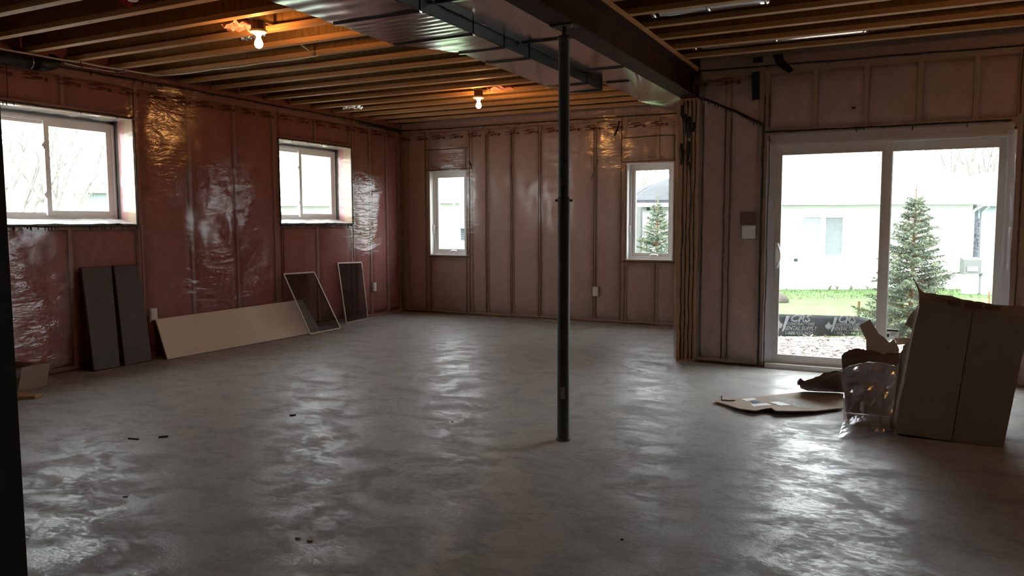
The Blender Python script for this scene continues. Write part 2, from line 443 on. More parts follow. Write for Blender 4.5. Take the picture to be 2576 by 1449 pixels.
def bead(wall, T, pts, r=.008, mat='sealant', drips=0, seed=0, wob=.006, d=-.012):
    """a hand-run line of sealant, uneven and dripping"""
    rr = random.Random(seed); path = []; rad = []
    for (u0, z0), (u1, z1) in zip(pts, pts[1:]):
        n = max(2, int(math.hypot(u1-u0, z1-z0)/.03))
        for i in range(n):
            t = i/n; u, z = u0+(u1-u0)*t, z0+(z1-z0)*t
            du, dz = -(z1-z0), (u1-u0); ln = math.hypot(du, dz) or 1
            k = noise.noise(Vector((u*6, z*6, seed)))*wob
            path.append(T(u+du/ln*k, d, z+dz/ln*k)); rad.append(r*(.55+.9*abs(noise.noise(Vector((u*23, z*23, seed+3))))+.25))
    path.append(T(pts[-1][0], d, pts[-1][1])); rad.append(r*.6)
    m = MB(); m.tube(path, rad, 5)
    for k in range(drips):
        i = rr.randrange(len(path)); p = Vector(path[i]); ln = rr.uniform(.01, .045)
        m.tube([p, p-Vector((0, 0, ln))], [r*rr.uniform(.5, 1), r*.3], 4)
    return m.build('sealant_bead', MAT[mat], wall, smooth=True)

def prints(wall, T, us, z, ops, seed, d=-.0185):
    """the faint factory print line on the poly: a round mark and two short illegible lines, over and over"""
    rr = random.Random(seed); m = MB()
    for u in us:
        if in_open(u, z, ops, .05): continue
        m.plate([T(u+.018*math.cos(t*PI/4), d, z-.004+.018*math.sin(t*PI/4)) for t in range(8)], Vector(T(0, .001, 0))-Vector(T(0, 0, 0)))
        for zz, hh, u0, u1 in ((z+.004, .024, .035, .125), (z+.036, .015, .06, .16), (z+.020, .012, .13, .20), (z-.014, .010, .08, .20)):
            x = u0
            while x < u1:
                ww = rr.uniform(.004, .013)
                m.hexa([T(u-x-ww, d, zz-hh/2), T(u-x, d, zz-hh/2), T(u-x, d+.001, zz-hh/2), T(u-x-ww, d+.001, zz-hh/2),
                        T(u-x-ww, d, zz+hh/2), T(u-x, d, zz+hh/2), T(u-x, d+.001, zz+hh/2), T(u-x-ww, d+.001, zz+hh/2)])
                x += ww + rr.uniform(.002, .006)
    m.build('printed_marks', MAT['ink'], wall)

# ---- left wall
wl = shell('wall_left', TL_, .90, BY+.15, OPEN_L, .14, .33, MAT['concrete_wall'], ZD)
wl['label'] = 'long wall of pink insulation under poly with two slider windows'
st_l = [1.3, 1.91, 2.52, 3.13, 3.74, 3.79, 4.50, 5.205, 5.245, 5.87, 6.50, 7.11, 7.15, 7.86, 8.565, 8.605, 9.00, 9.40, 9.70]
insulated(wl, TL_, st_l, OPEN_L, (.94, BY), MAT['batt_pink'], MAT['stud_pale'], MAT['studx_pale'], MAT['film_pink'], (.94, BY-.004, .006, ZT), ZT, 3)
bead(wl, TL_, [(2.0, 2.752), (4.2, 2.745), (5.25, 2.757), (7.16, 2.752), (8.55, 2.757), (9.74, 2.728)], .010, 'sealant', 50, 1)
for i, o in enumerate(OPEN_L):
    bead(wl, TL_, [(o[0]-.012, o[2]), (o[0]-.014, o[3]+.01), (o[1]+.012, o[3]+.012)], .009, 'sealant', 14, 20+i)
    bead(wl, TL_, [(o[1]+.012, o[3]), (o[1]+.016, o[2]-.01)], .007, 'sealant', 4, 30+i)
    bead(wl, TL_, [(o[0]-.02, o[2]-.008), (o[1]+.02, o[2]-.010)], .010, 'sealant', 46, 40+i)
for k, (u, a, b) in enumerate([(5.195, 2.38, 2.75), (5.175, .05, 1.33), (5.215, .05, 1.33), (7.165, 2.38, 2.75), (7.165, .42, 1.33), (7.20, .75, 1.33), (8.555, 2.38, 2.75), (8.555, .85, 1.33), (4.0, 2.4, 2.74)]):
    bead(wl, TL_, [(u, a), (u+.004, b)], .0032, 'seal_thin', 0, 60+k, .004)
bead(wl, TL_, [(8.72, 2.735), (8.95, 2.73), (9.2, 2.715), (9.74, 2.70)], .011, 'sealant', 40, 77, .02)
prints(wl, TL_, [2.2+.305*i for i in range(25)], 2.615, OPEN_L, 4)
bead(wl, TL_, [(3.2, .012), (5.2, .010)], .006, 'seal_thin', 0, 78)

# ---- back wall
wb = shell('wall_back', TB_, LX-.14, -1.90, OPEN_B, .115, .155, MAT['sheath'], ZD)
wb['label'] = 'end wall of pale insulation and studs under poly with two casement windows'
st_b = [-6.70, -6.33, -6.29, -5.615, -5.575, -5.31, -4.91, -4.48, -4.08, -3.67, -3.29, -3.25, -2.82, -2.575, -2.535, -2.2]
insulated(wb, TB_, st_b, OPEN_B, (LX, -1.93), MAT['batt_pale'], MAT['stud'], MAT['studx'], MAT['film_back'], (LX+.004, -1.935, .006, ZT), ZT, 8)
bead(wb, TB_, [(LX, 2.722), (-5.9, 2.712), (-4.44, 2.716), (-2.6, 2.712), (-1.95, 2.71)], .008, 'sealant', 26, 5)
for k, (u, a, b) in enumerate([(-6.335, .05, 2.68), (-6.265, .05, .85), (-6.275, 2.13, 2.41), (-5.645, 2.13, 2.41), (-5.645, .05, .85), (-5.585, .05, 2.68), (-3.30, .05, 2.70), (-3.245, .05, .85), (-3.235, .9, 2.1), (-2.60, 2.13, 2.43), (-5.32, .05, 2.6), (-5.30, .05, 2.6), (-4.92, .05, 2.6), (-4.90, .05, 2.6), (-4.49, .05, 2.68), (-4.46, .05, 2.6), (-3.68, .05, 2.6), (-3.65, .05, 2.6), (-2.83, .05, .82)]):
    bead(wb, TB_, [(u, a), (u+.003, b)], .0042, 'seal_thin', 0, 80+k, .006)
for k, (a, b, z) in enumerate([(-6.34, -5.60, 2.415), (-6.34, -5.60, 2.125), (-6.30, -5.58, .845), (-3.30, -2.56, 2.13), (-3.30, -2.56, .83), (-3.28, -2.58, 2.44), (LX, -1.95, .018)]):
    bead(wb, TB_, [(a, z), (b, z+.003)], .005, 'seal_thin', 0, 110+k, .006)
bead(wb, TB_, [(-3.33, 2.66), (-3.36, 2.55), (-3.40, 2.47)], .010, 'sealant', 3, 131, .01)
bead(wb, TB_, [(-3.62, 2.18), (-3.66, 2.06), (-3.72, 1.92)], .004, 'seal_thin', 0, 132, .02)
bead(wb, TB_, [(-5.59, 2.22), (-5.55, 2.16)], .012, 'sealant', 2, 133, .01)
prints(wb, TB_, [-6.6+.30*i for i in range(15)], 2.585, OPEN_B, 6)

# ---- wall with the patio door, its return and the closing walls out of view
wp = shell('wall_right', TP_, -1.93, RXW+.2, OPEN_P, .115, .155, MAT['sheath'], ZD)
wp['label'] = 'stud wall under poly around the patio door'
st_p = [-1.47, -1.175, -1.125, -.72, -.31, .10, .51, .82, .87, 1.3, 1.7, 2.1, 2.5, 2.9, 3.3, 3.7]
insulated(wp, TP_, st_p, OPEN_P, (-1.72, RXW), MAT['batt_pale'], MAT['stud'], MAT['studx'], MAT['film_back'], (-1.74, RXW, .006, ZT), ZT, 15)
for k in range(5):  # the built-up post that carries the steel beam
    m = MB(); u = -1.93 + .019 + .0385*k
    m.box(u-.0185, u+.0185, PY+.004+.003*(k % 2), PY+.14, 0, 2.517); m.build('post_ply', MAT['stud'], wp)
for k in range(4):
    bead(wp, TP_, [(-1.892+.0385*k, .02), (-1.890+.0385*k, 2.5)], .0055, 'sealant', 0, 140+k, .010, .002)
for k in range(16):
    rr = random.Random(200+k); u = -1.91+rr.random()*.15; z = 1.9+rr.random()*.6
    bead(wp, TP_, [(u, z), (u+rr.uniform(-.01, .01), z-rr.uniform(.05, .22))], .011, 'sealant', 1, 200+k, .01, .0)
bead(wp, TP_, [(-1.75, 2.755), (-.8, 2.745), (.7, 2.728), (1.5, 2.73)], .008, 'sealant', 4, 150)
bead(wp, TP_, [(-1.75, 2.52), (-1.62, 2.46), (-1.40, 2.36), (-1.16, 2.22), (-1.155, 2.12)], .011, 'sealant', 30, 151, .012)
bead(wp, TP_, [(-1.155, 2.2), (-1.158, 1.2), (-1.15, .01)], .009, 'sealant', 3, 152, .008)
bead(wp, TP_, [(-1.16, 2.16), (-.5, 2.152), (.3, 2.150), (.76, 2.15)], .009, 'sealant', 6, 153)
bead(wp, TP_, [(-1.145, 2.49), (-1.145, 2.2)], .007, 'seal_thin', 0, 154)
bead(wp, TP_, [(-1.105, 2.49), (-1.105, 2.2)], .007, 'seal_thin', 0, 155)
for k, (u, a, b) in enumerate([(-1.495, .05, 2.4), (-1.445, .05, 2.3), (-1.70, .05, 2.45), (.845, .02, 2.4), (.90, 1.9, 2.7), (.81, 2.2, 2.7), (-1.10, .02, 2.13)]):
    bead(wp, TP_, [(u, a), (u+.004, b)], .0045, 'seal_thin', 0, 160+k, .008)
bead(wp, TP_, [(-1.74, .015), (-1.16, .012)], .009, 'seal_thin', 6, 175)
prints(wp, TP_, [-1.68+.3*i for i in range(2)], 2.63, [], 9)
m = MB(); m.box(-1.93, -1.80, PY+.14, BY+.12, -.1, ZD)
wr = struct(m.build('wall_return', MAT['sheath'])); wr['label'] = 'short return wall beside the patio door wall'
# loose sheet edge wrapped round the post corner
m = MB()
m.grid(lambda i, j: (-1.945 - .012*noise.noise(Vector((3, j*9, i))) - .018*abs(noise.noise(Vector((1, j*5, 2)))), PY-.012+i*.35, .01+2.48*j), 4, 40)
m.build('sheet_edge', MAT['film_white'], wp, smooth=True)
m = MB(); m.box(RXW, RXW+.15, RYW, PY+.12, -.1, ZD); struct(m.build('wall_side', MAT['concrete_wall']), 'plain grey wall out of view')
m = MB(); m.box(LX-.3, RXW+.15, RYW-.15, RYW, -.1, ZD); struct(m.build('wall_rear', MAT['concrete_wall']), 'plain grey wall behind the viewer')
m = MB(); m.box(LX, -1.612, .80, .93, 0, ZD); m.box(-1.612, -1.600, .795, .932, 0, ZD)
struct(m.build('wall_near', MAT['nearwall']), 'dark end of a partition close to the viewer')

# ---- ceiling: deck and I-joists
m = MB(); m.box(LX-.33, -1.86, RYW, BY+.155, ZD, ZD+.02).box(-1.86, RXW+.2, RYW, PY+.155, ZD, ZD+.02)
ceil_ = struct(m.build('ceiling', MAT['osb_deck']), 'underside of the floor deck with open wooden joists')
def joist_meshes(x0, x1):
    w_ = MB().box(x0, x1, -.005, .005, ZJ+.036, ZD-.036).mesh('joist_web', MAT['osb'])
    b_ = MB().box(x0, x1, -.032, .032, ZJ, ZJ+.038).mesh('bottom_flange', MAT['flange'])
    t_ = MB().box(x0, x1, -.032, .032, ZD-.038, ZD).mesh('top_flange', MAT['flange'])
    return w_, b_, t_
for x0, x1, ymax in ((LX+.02, -1.845, BY-.02), (-1.835, RXW, PY-.06)):
    meshes = joist_meshes(x0, x1)
    ys = [3.33+.4064*k for k in range(-14, 30)]
    ys = [y for y in ys if RYW+.1 < y < ymax]
    if ymax > 9: ys[-1] = min(ys[-1], 9.62)
    for y in ys:
        o = link('joist', meshes[0]); o.parent = ceil_; o.location = (0, y, 0)
        for nm, me in (('bottom_flange', meshes[1]), ('top_flange', meshes[2])):
            c = bpy.data.objects.new(nm, me); COL.objects.link(c); c.parent = o
# rim insulation in the joist ends, bagged in poly
def rim(T, u0, u1, parent, batt, film, seed, dd=.0):
    m = MB(); m.grid(lambda i, j: T(u0+(u1-u0)*i, .02+dd+.02*noise.noise(Vector((i*(u1-u0)*6, j*2, seed))), ZT+.002+(ZD-ZT-.004)*j), int((u1-u0)/.1), 5)
    m.build('rim_insulation', MAT[batt], parent, smooth=True)
    m = MB(); m.grid(lambda i, j: T(u0+(u1-u0)*i, -.006+dd+.012*noise.noise(Vector((i*(u1-u0)*9, j*3, seed+2))), ZT+(ZD-ZT)*j), int((u1-u0)/.06), 8)
    m.build('rim_film', MAT[film], parent, smooth=True)
rim(TL_, 1.0, BY, wl, 'batt_pink', 'film_pink', 3)
rim(TB_, LX, -1.93, wb, 'batt_pale', 'film_back', 4)
rim(TP_, -1.74, RXW, wp, 'batt_pale', 'film_back', 5)

# ================================================================ windows and the patio door
def frame_ring(m, T, u0, u1, z0, z1, wd, d0, d1):
    """four members of a rectangular frame, mitre-less, as boxes"""
    def b(a, c, e, f): m.hexa([T(a, d0, e), T(c, d0, e), T(c, d1, e), T(a, d1, e), T(a, d0, f), T(c, d0, f), T(c, d1, f), T(a, d1, f)])
    b(u0, u0+wd, z0, z1); b(u1-wd, u1, z0, z1); b(u0+wd, u1-wd, z0, z0+wd); b(u0+wd, u1-wd, z1-wd, z1)
def slab(m, T, a, b, d0, d1, e, f):
    return m.hexa([T(a, d0, e), T(b, d0, e), T(b, d1, e), T(a, d1, e), T(a, d0, f), T(b, d0, f), T(b, d1, f), T(a, d1, f)])

def slider(name, label, o):
    u0, u1, z0, z1 = o; T = TL_; um = (u0+u1)/2
    m = MB(); frame_ring(m, T, u0, u1, z0+.045, z1-.03, .042, .27, .345); frame_ring(m, T, u0+.012, u1-.012, z0+.057, z1-.042, .018, .255, .275)
    slab(m, T, u0-.02, u1+.02, .30, .34, z1-.035, z1+.06); slab(m, T, u0-.02, u1+.02, .30, .34, z0-.06, z0+.05)
    w_ = struct(m.build(name, MAT['vinyl'], fix=True), label)
    a0, a1, b0, b1 = u0+.042, u1-.042, z0+.087, z1-.072
    m = MB(); frame_ring(m, T, um-.028, a1, b0, b1, .046, .275, .30); m.build('sash', MAT['vinyl'], w_, fix=True)
    m = MB(); frame_ring(m, T, a0, um+.028, b0, b1, .030, .305, .33); m.build('sash', MAT['vinyl'], w_, fix=True)
    m = MB(); slab(m, T, um-.028+.046, a1-.046, .286, .290, b0+.046, b1-.046); m.build('pane', MAT['glass'], w_, fix=True)
    m = MB(); slab(m, T, a0+.03, um-.002, .316, .320, b0+.03, b1-.03); m.build('pane', MAT['glass'], w_, fix=True)
    for zz in (b0+.22*(b1-b0), b0+.74*(b1-b0)):   # cam latches on the meeting stile
        m = MB(); slab(m, T, um-.046, um-.024, .262, .278, zz-.030, zz+.030); slab(m, T, um-.056, um-.036, .266, .276, zz-.012, zz+.016)
        m.build('latch', MAT['vinyl'], w_, fix=True)
    # deep rough reveal: outer lumber, a strip of pink fibre, inner lumber
    for s, u in ((1, u0), (-1, u1)):
        m = MB(); slab(m, T, u-s*.02, u, .215, .27, z0, z1); m.build('reveal_board', MAT['reveal_wood'], w_, fix=True)
        m = MB(); slab(m, T, u-s*.02, u+s*.001, .125, .215, z0, z1); m.build('reveal_insulation', MAT['scrap'], w_, fix=True)
        m = MB(); slab(m, T, u-s*.02, u, -.002, .125, z0, z1); m.build('reveal_board', MAT['reveal_wood'], w_, fix=True)
    m = MB(); slab(m, T, u0, u1, 0, .27, z1, z1+.02); m.build('reveal_head', MAT['reveal_wood_y'], w_, fix=True)
    m = MB(); slab(m, T, u0, u1, -.004, .27, z0-.02, z0); m.build('reveal_sill', MAT['reveal_wood_y'], w_, fix=True)
    # poly wrapped over sill, head and sides
    sd = int(u0*10)
    m = MB(); m.grid(lambda i, j: T(u0+.004+(u1-u0-.008)*i, -.014+.275*j, z0+.008+.014*abs(noise.noise(Vector((i*9, j*3, sd))))+.050*j), 26, 8); m.build('sill_wrap', MAT['film_sill'], w_, smooth=True)
    m = MB(); m.grid(lambda i, j: T(u0+.004+(u1-u0-.008)*i, -.014+.275*j, z1-.006-.022*abs(noise.noise(Vector((i*7, j*3, sd+4))))), 26, 8); m.build('head_wrap', MAT['film_wrap'], w_, smooth=True)
    m = MB(); m.grid(lambda i, j: T(u1-.005-.014*abs(noise.noise(Vector((i*4, j*6, sd+7)))), -.014+.27*i, z0+(z1-z0)*j), 6, 18); m.build('side_wrap', MAT['film_light'], w_, smooth=True)
    m = MB(); m.grid(lambda i, j: T(u0+.005+.014*abs(noise.noise(Vector((i*4, j*6, sd+9)))), -.014+.27*i, z0+(z1-z0)*j), 6, 18); m.build('side_wrap', MAT['film_light'], w_, smooth=True)
    return w_
w1 = slider('window_1', 'wide white slider window nearest the viewer in the pink wall', OPEN_L[0])
w2 = slider('window_2', 'white slider window near the far corner of the pink wall', OPEN_L[1])

def casement(name, label, o, handle):
    u0, u1, z0, z1 = o; T = TB_
    m = MB(); frame_ring(m, T, u0, u1, z0, z1, .014, -.012, .10)        # white jamb extension
    frame_ring(m, T, u0+.014, u1-.014, z0+.014, z1-.014, .036, .085, .15)
    w_ = struct(m.build(name, MAT['vinyl'], fix=True), label)
    a0, a1, b0, b1 = u0+.046, u1-.046, z0+.046, z1-.046
    m = MB(); frame_ring(m, T, a0, a1, b0, b1, .044, .098, .14); m.build('sash', MAT['vinyl'], w_, fix=True)
    m = MB(); frame_ring(m, T, a0+.040, a1-.040, b0+.040, b1-.040, .008, .092, .104); m.build('glazing_bead', MAT['vinyl'], w_, fix=True)
    m = MB(); slab(m, T, a0+.044, a1-.044, .118, .122, b0+.044, b1-.044); m.build('pane', MAT['glass'], w_, fix=True)
    uc = (u0+u1)/2 + .04   # folding crank
    m = MB()
    m.grid(lambda i, j: T(uc-.06+.12*i, .096-.035*math.sin(PI*j), z0+.052+.034*j*(1-(2*i-1)**4*.5)), 8, 6)
    slab(m, T, uc-.062, uc+.062, .07, .098, z0+.046, z0+.056); m.build('crank', MAT['vinyl'], w_, fix=True)
    m = MB(); p = [T(u0+.036, .07, z0+.32), T(u0+.034, .055, z0+.36), T(u0+.034, .05, z0+.42), T(u0+.036, .062, z0+.45)]; m.tube(p, [.007, .008, .008, .006], 8)
    m.build('lock_lever', MAT['vinyl'], w_, smooth=True)
    return w_
w3 = casement('window_3', 'narrow white casement window nearer the corner in the end wall', OPEN_B[0], 0)
w4 = casement('window_4', 'narrow white casement window with a small spruce outside', OPEN_B[1], 1)
def screen_mat(name, a):
    m, nt, out = newmat(name); tr = N(nt, 'ShaderNodeBsdfTransparent'); df = N(nt, 'ShaderNodeBsdfDiffuse'); df.inputs[0].default_value = (.03, .028, .028, 1)
    f = noisen(nt, coords(nt), 30, 2); fa = ramp(nt, f, [(.3, a*.9), (.7, min(1, a*1.1))])
    mx = N(nt, 'ShaderNodeMixShader'); L(nt, fa, mx.inputs[0]); L(nt, tr.outputs[0], mx.inputs[1]); L(nt, df.outputs[0], mx.inputs[2]); L(nt, mx.outputs[0], out.inputs[0]); return m
MAT['mesh'] = screen_mat('insect_mesh', .62)

# ---- sliding patio door
T = TP_
m = MB(); frame_ring(m, T, -1.085, .79, -.01, 2.075, .045, .02, .14); slab(m, T, -1.04, .745, .02, .14, -.01, .055); slab(m, T, -1.12, .82, .03, .13, 2.07, 2.17); slab(m, T, -1.13, -1.08, .03, .13, 0, 2.1); slab(m, T, .785, .83, .03, .13, 0, 2.1)
door = struct(m.build('door_1', MAT['door_vinyl'], fix=True), 'white two-panel sliding glass patio door')
def door_panel(a, b, d0, d1, sl, sr, zt, zb):
    m = MB()
    slab(m, T, a, a+sl, d0, d1, .05, 2.035); slab(m, T, b-sr, b, d0, d1, .05, 2.035)
    slab(m, T, a+sl, b-sr, d0, d1, .05, zb); slab(m, T, a+sl, b-sr, d0, d1, zt, 2.035)
    p = m.build('door_panel', MAT['door_vinyl'], door, fix=True)
    m = MB(); slab(m, T, a+sl, b-sr, (d0+d1)/2-.003, (d0+d1)/2+.003, zb, zt); m.build('pane', MAT['glass'], p, fix=True)
    m = MB(); frame_ring(m, T, a+sl-.004, b-sr+.004, zb-.004, zt+.004, .012, d0-.006, d0+.004); m.build('glazing_bead', MAT['door_vinyl'], p, fix=True)
    return p
pl = door_panel(-1.05, -.088, .03, .07, .058, .074, 1.955, .118)
pr = door_panel(-.15, .755, .085, .125, .06, .055, 1.955, .118)
m = MB()
hp = [T(-1.012, .03-.010, .93)] + [T(-1.012+.032*math.sin(PI*t/8), .03-.045*math.sin(PI*t/8)**.7-.004, .93+.22*t/8) for t in range(1, 8)] + [T(-1.012, .02, 1.15)]
m.tube(hp, .009, 8); slab(m, T, -1.03, -.997, .018, .032, .92, 1.16); m.build('handle', MAT['plate_white'], pl, smooth=False)
m = MB(); slab(m, T, -1.085, .79, -.05, .02, -.002, .045); m.build('threshold', MAT['door_vinyl'], door, fix=True)
# energy sticker on the fixed pane
m = MB(); slab(m, T, -.085, .012, .096, .0985, .315, .405); st = m.build('sticker', plain('sticker_paper', (.75, .76, .74), .6, 0, .2, .03), pr, fix=True)
m = MB(); slab(m, T, -.082, .009, .0945, .096, .385, .400); slab(m, T, -.080, -.062, .0945, .096, .335, .362)
for k in range(3): slab(m, T, -.055, .005-.012*k, .0945, .096, .372-.010*k, .375-.010*k)
for k in range(6): slab(m, T, -.05+.009*k, -.047+.009*k, .0945, .096, .352-.004*k, .355-.003*k)
m.build('sticker_print', MAT['black'], pr, fix=True)
# poly pulled loosely over the jambs
for s, u in ((1, -1.115), (-1, .80)):
    m = MB(); m.grid(lambda i, j: T(u+s*(.075*i+.014*math.sin(j*5+1)*i+.008*noise.noise(Vector((i*3, j*7, s)))), -.016+.05*math.sin(i*PI*.6)*.35+.012*i, .02+2.06*j), 6, 34)
    m.build('jamb_film', MAT['film_jamb'], wp, smooth=True)
m = MB(); m.grid(lambda i, j: T(-1.09+1.87*i, -.014+.008*noise.noise(Vector((i*14, j*2, 3)))+.014*j, 2.145-.10*j-.006*noise.noise(Vector((i*9, 3, 1)))), 40, 5)
m.build('head_film', MAT['film_back'], wp, smooth=True)

# ================================================================ steel, ducts, lamps, cables
# ---- steel beam
BX0, BX1, BZ0 = -1.916, -1.756, 2.520
beam = thing('steel_beam', 'dark red steel beam carrying the joists from the post to the corner', 'beam', (-1.836, 7.4, 2.52))
yb0, yb1 = RYW+.02, PY+.13
m = MB(); m.box(BX0, BX1, yb0, yb1, BZ0, BZ0+.011); m.build('bottom_flange', MAT['beam'], beam)
m = MB(); m.box(-1.840, -1.832, yb0, yb1, BZ0+.011, 2.745); m.build('web', MAT['beam'], beam)
m = MB(); m.box(BX0, BX1, yb0, yb1, 2.745, 2.756); m.build('top_flange', MAT['beam'], beam)
m = MB(); m.box(BX0+.008, BX1-.002, yb0, yb1, 2.758, 2.799); o = m.build('nailer_plate', MAT['flange'], beam); o['label'] = 'pale wooden nailer on top of the beam'

# ---- adjustable post
px_, py_ = -1.836, 4.354
post = thing('steel_post', 'dark grey adjustable steel post standing in the middle of the floor', 'post', (px_, py_, 0))
m = MB(); m.lathe([(.0, 0), (.046, 0), (.046, .006), (.041, .010), (0, .010)], (px_, py_, 0), 24); m.build('base_plate', MAT['post'], post, smooth=False)
m = MB(); m.lathe([(.038, .008), (.038, 1.50), (.036, 1.503), (.033, 1.503)], (px_, py_, 0), 28); m.build('outer_tube', MAT['post'], post, smooth=True)
m = MB(); m.lathe([(.0335, 1.46), (.0335, 2.435), (.038, 2.437), (.038, 2.455), (.012, 2.456)], (px_, py_, 0), 28); m.build('inner_tube', MAT['post'], post, smooth=True)
m = MB(); prof = [(.016, 2.45)]
for k in range(14): prof += [(.0165, 2.455+k*.0042), (.014, 2.457+k*.0042)]
m.lathe(prof+[(.016, 2.512)], (px_, py_, 0), 16); m.build('jack_screw', MAT['post'], post, smooth=True)
m = MB(); m.box(px_-.075, px_+.075, py_-.05, py_+.05, 2.509, 2.519); m.build('top_plate', MAT['post'], post)
for sx in (-.055, .055):
    m = MB(); m.lathe([(0, 2.497), (.010, 2.497), (.010, 2.509)], (px_+sx, py_-.03, 0), 6); m.build('bolt', MAT['duct_dull'], post)
vdir = Vector((-px_, -py_, 0)).normalized(); vs_ = Vector((-vdir.y, vdir.x, 0))
m = MB(); c = Vector((px_, py_, 1.482)); m.tube([c-vs_*.052, c+vs_*.052], .008, 10); m.build('locking_pin', MAT['post'], post)
for z, a in ((1.719, .15), (1.559, .1), (1.64, -1.4)):
    d_ = (vdir*math.cos(a)+vs_*math.sin(a)); c = Vector((px_, py_, z))+d_*.0325
    m = MB(); m.tube([c, c+d_*.0016], .0085, 12); m.build('pin_hole', MAT['black'], post)
m = MB(); m.grid(lambda i, j: Vector((px_, py_, .265+.075*j)) + (vdir*math.cos(-.5+.75*i)+vs_*math.sin(-.5+.75*i))*.0388, 6, 1); m.build('sticker', plain('grey_sticker', (.34, .33, .30), .6), post)

# ---- ducts
duct_l = thing('air_duct', 'wide galvanised duct with a step in its side, hung below the joists', 'duct', (-2.9, 5.2, 2.6))
def duct_section(y0, y1, xa0, xa1, xb, z0, z1, parent, ribs, pillow=.012, seed=0, mat='duct'):
    """one sheet-metal section: left edge runs xa0->xa1, right edge xb; bottom cross-ribbed and slightly dished"""
    n = max(4, ribs*4)
    def bot(i, j):
        xa = xa0+(xa1-xa0)*j; x = xa+(xb-xa)*i; y = y0+(y1-y0)*j
        rib = .004*abs(math.sin(PI*j*ribs))**.35 if ribs else 0
        z = z0+.004-rib - pillow*math.sin(PI*i)*math.sin(PI*j) + .0035*noise.noise(Vector((x*5, y*5, seed)))
        return (x, y, z)
    m = MB(); m.grid(bot, 12, n); m.build('bottom_sheet', MAT[mat], parent, smooth=True)
    m = MB()
    m.grid(lambda i, j: (xa0+(xa1-xa0)*j, y0+(y1-y0)*j, z0+.004+(z1-z0)*i), 2, 8)
    m.build('side_sheet', MAT[mat], parent)
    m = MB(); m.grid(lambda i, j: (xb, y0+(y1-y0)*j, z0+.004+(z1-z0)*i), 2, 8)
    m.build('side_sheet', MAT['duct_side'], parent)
    m = MB(); m.grid(lambda i, j: (xa0+(xa1-xa0)*j+(xb-xa0-(xa1-xa0)*j)*i, y0+(y1-y0)*j, z1), 4, 4); m.build('top_sheet', MAT['duct_dull'], parent)
def cleat(y, xa, xb, z, parent, side_z=None):
    m = MB(); m.box(xa-.004, xb+.004, y-.014, y+.014, z-.010, z+.004)
    m.build('drive_cleat', MAT['duct'], parent)
    if side_z is not None:
        m = MB(); m.box(xb, xb+.006, y-.006, y+.006, z, side_z); m.build('side_cleat', MAT['black'], parent)
LD = [(.96, 1.52, -3.23, -3.23), (1.52, 2.74, -3.23, -3.23), (2.74, 3.96, -3.23, -3.235), (3.96, 4.60, -3.235, -3.245), (4.60, 5.05, -3.245, -2.965), (5.05, 5.47, -2.965, -2.968), (5.47, 6.68, -2.968, -2.985), (6.68, 7.07, -2.985, -2.99)]
for k, (y0, y1, a0, a1) in enumerate(LD):
    duct_section(y0, y1, a0, a1, -2.595, 2.60, 2.795, duct_l, 8 if y1 < 4.7 else (3 if y1 < 5.3 else 0), .002, k)
    cleat(y1, a1, -2.595, 2.60, duct_l, 2.69)
m = MB(); m.box(-2.99, -2.595, 7.07, 7.074, 2.604, 2.795); m.build('end_cap', MAT['duct'], duct_l)
duct_r = thing('air_duct', 'shallower galvanised duct squeezed between the stepped duct and the beam', 'duct', (-2.25, 6, 2.68))
RD = [(.96, 1.7), (1.7, 2.9), (2.9, 4.1), (4.1, 5.3), (5.3, 6.5), (6.5, 7.15), (7.15, 8.2)]
for k, (y0, y1) in enumerate(RD):
    duct_section(y0, y1, -2.578 if y0 < 7.1 else -2.61, -2.578 if y0 < 7.1 else -2.61, -1.93, 2.68, 2.795, duct_r, 2 if k < 4 else 0, .002, 20+k)
    if y1 < 8: cleat(y1, -2.57, -1.93, 2.68, duct_r)
# far end: ribbed metal elbow, bright, curving up to the rim
m = MB()
def elbow(i, j):
    x = -2.61+.68*i; ya = 8.32-(x+2.61)*4.125; ye = 8.36+1.0*min(1, i/.3)
    y = ya+(ye-ya)*j
    return (x, y, 2.672+.0014*math.sin(2*PI*y/.045+.5*noise.noise(Vector((x*4, y*2, 1))))-.020*min(1, (y-ya))+.004*noise.noise(Vector((x*6, y*6, 2))))
m.grid(elbow, 12, 420); o = m.build('ribbed_elbow', MAT['duct'], duct_r, smooth=True); o['label'] = 'bright ribbed sheet at the far end'
m = MB()
m.grid(lambda i, j: Vector(elbow(i, 0)) + Vector((0, -.05+.06*j, -.004-.004*math.sin(PI*j))), 14, 3); m.build('foil_tape', MAT['foil'], duct_r, smooth=True)

# ---- pull-chain lamps
def lamp(x, y, zb, label):
    t = thing('ceiling_bulb', label, 'lamp', (x, y, zb), 'bare bulbs between the joists')
    m = MB(); m.lathe([(0, .085), (.052, .085), (.052, .018), (0, .018)], (x, y, zb), 8); m.build('junction_box', MAT['boxbrown'], t)
    m = MB(); m.box(x-.012, x+.012, y-.185, y+.205, zb+.086, zb+.112); m.build('mounting_bar', MAT['duct_dull'], t)
    m = MB(); m.lathe([(0, .02), (.060, .02), (.064, .014), (.062, .004), (.045, -.004), (.026, -.010), (.024, -.020), (.020, -.022)], (x, y, zb), 28); m.build('lampholder', MAT['porcelain'], t, smooth=True)
    m = MB(); m.lathe([(.0135, -.018), (.0145, -.030), (.019, -.045), (.027, -.062), (.0305, -.078), (.0285, -.092), (.021, -.104), (.010, -.110), (0, -.1115)], (x, y, zb), 14); m.build('bulb', MAT['bulb'], t, smooth=True)
    return t
lamp(-4.283, 4.37, 2.748, 'lit bare bulb nearest the viewer, beside pink insulation scraps')
lamp(-4.24, 7.62, 2.722, 'lit bare bulb farther back, in front of the end wall')
lamp(1.75, 5.35, 2.74, 'lit bare bulb beyond the edge of the view on the patio door side')

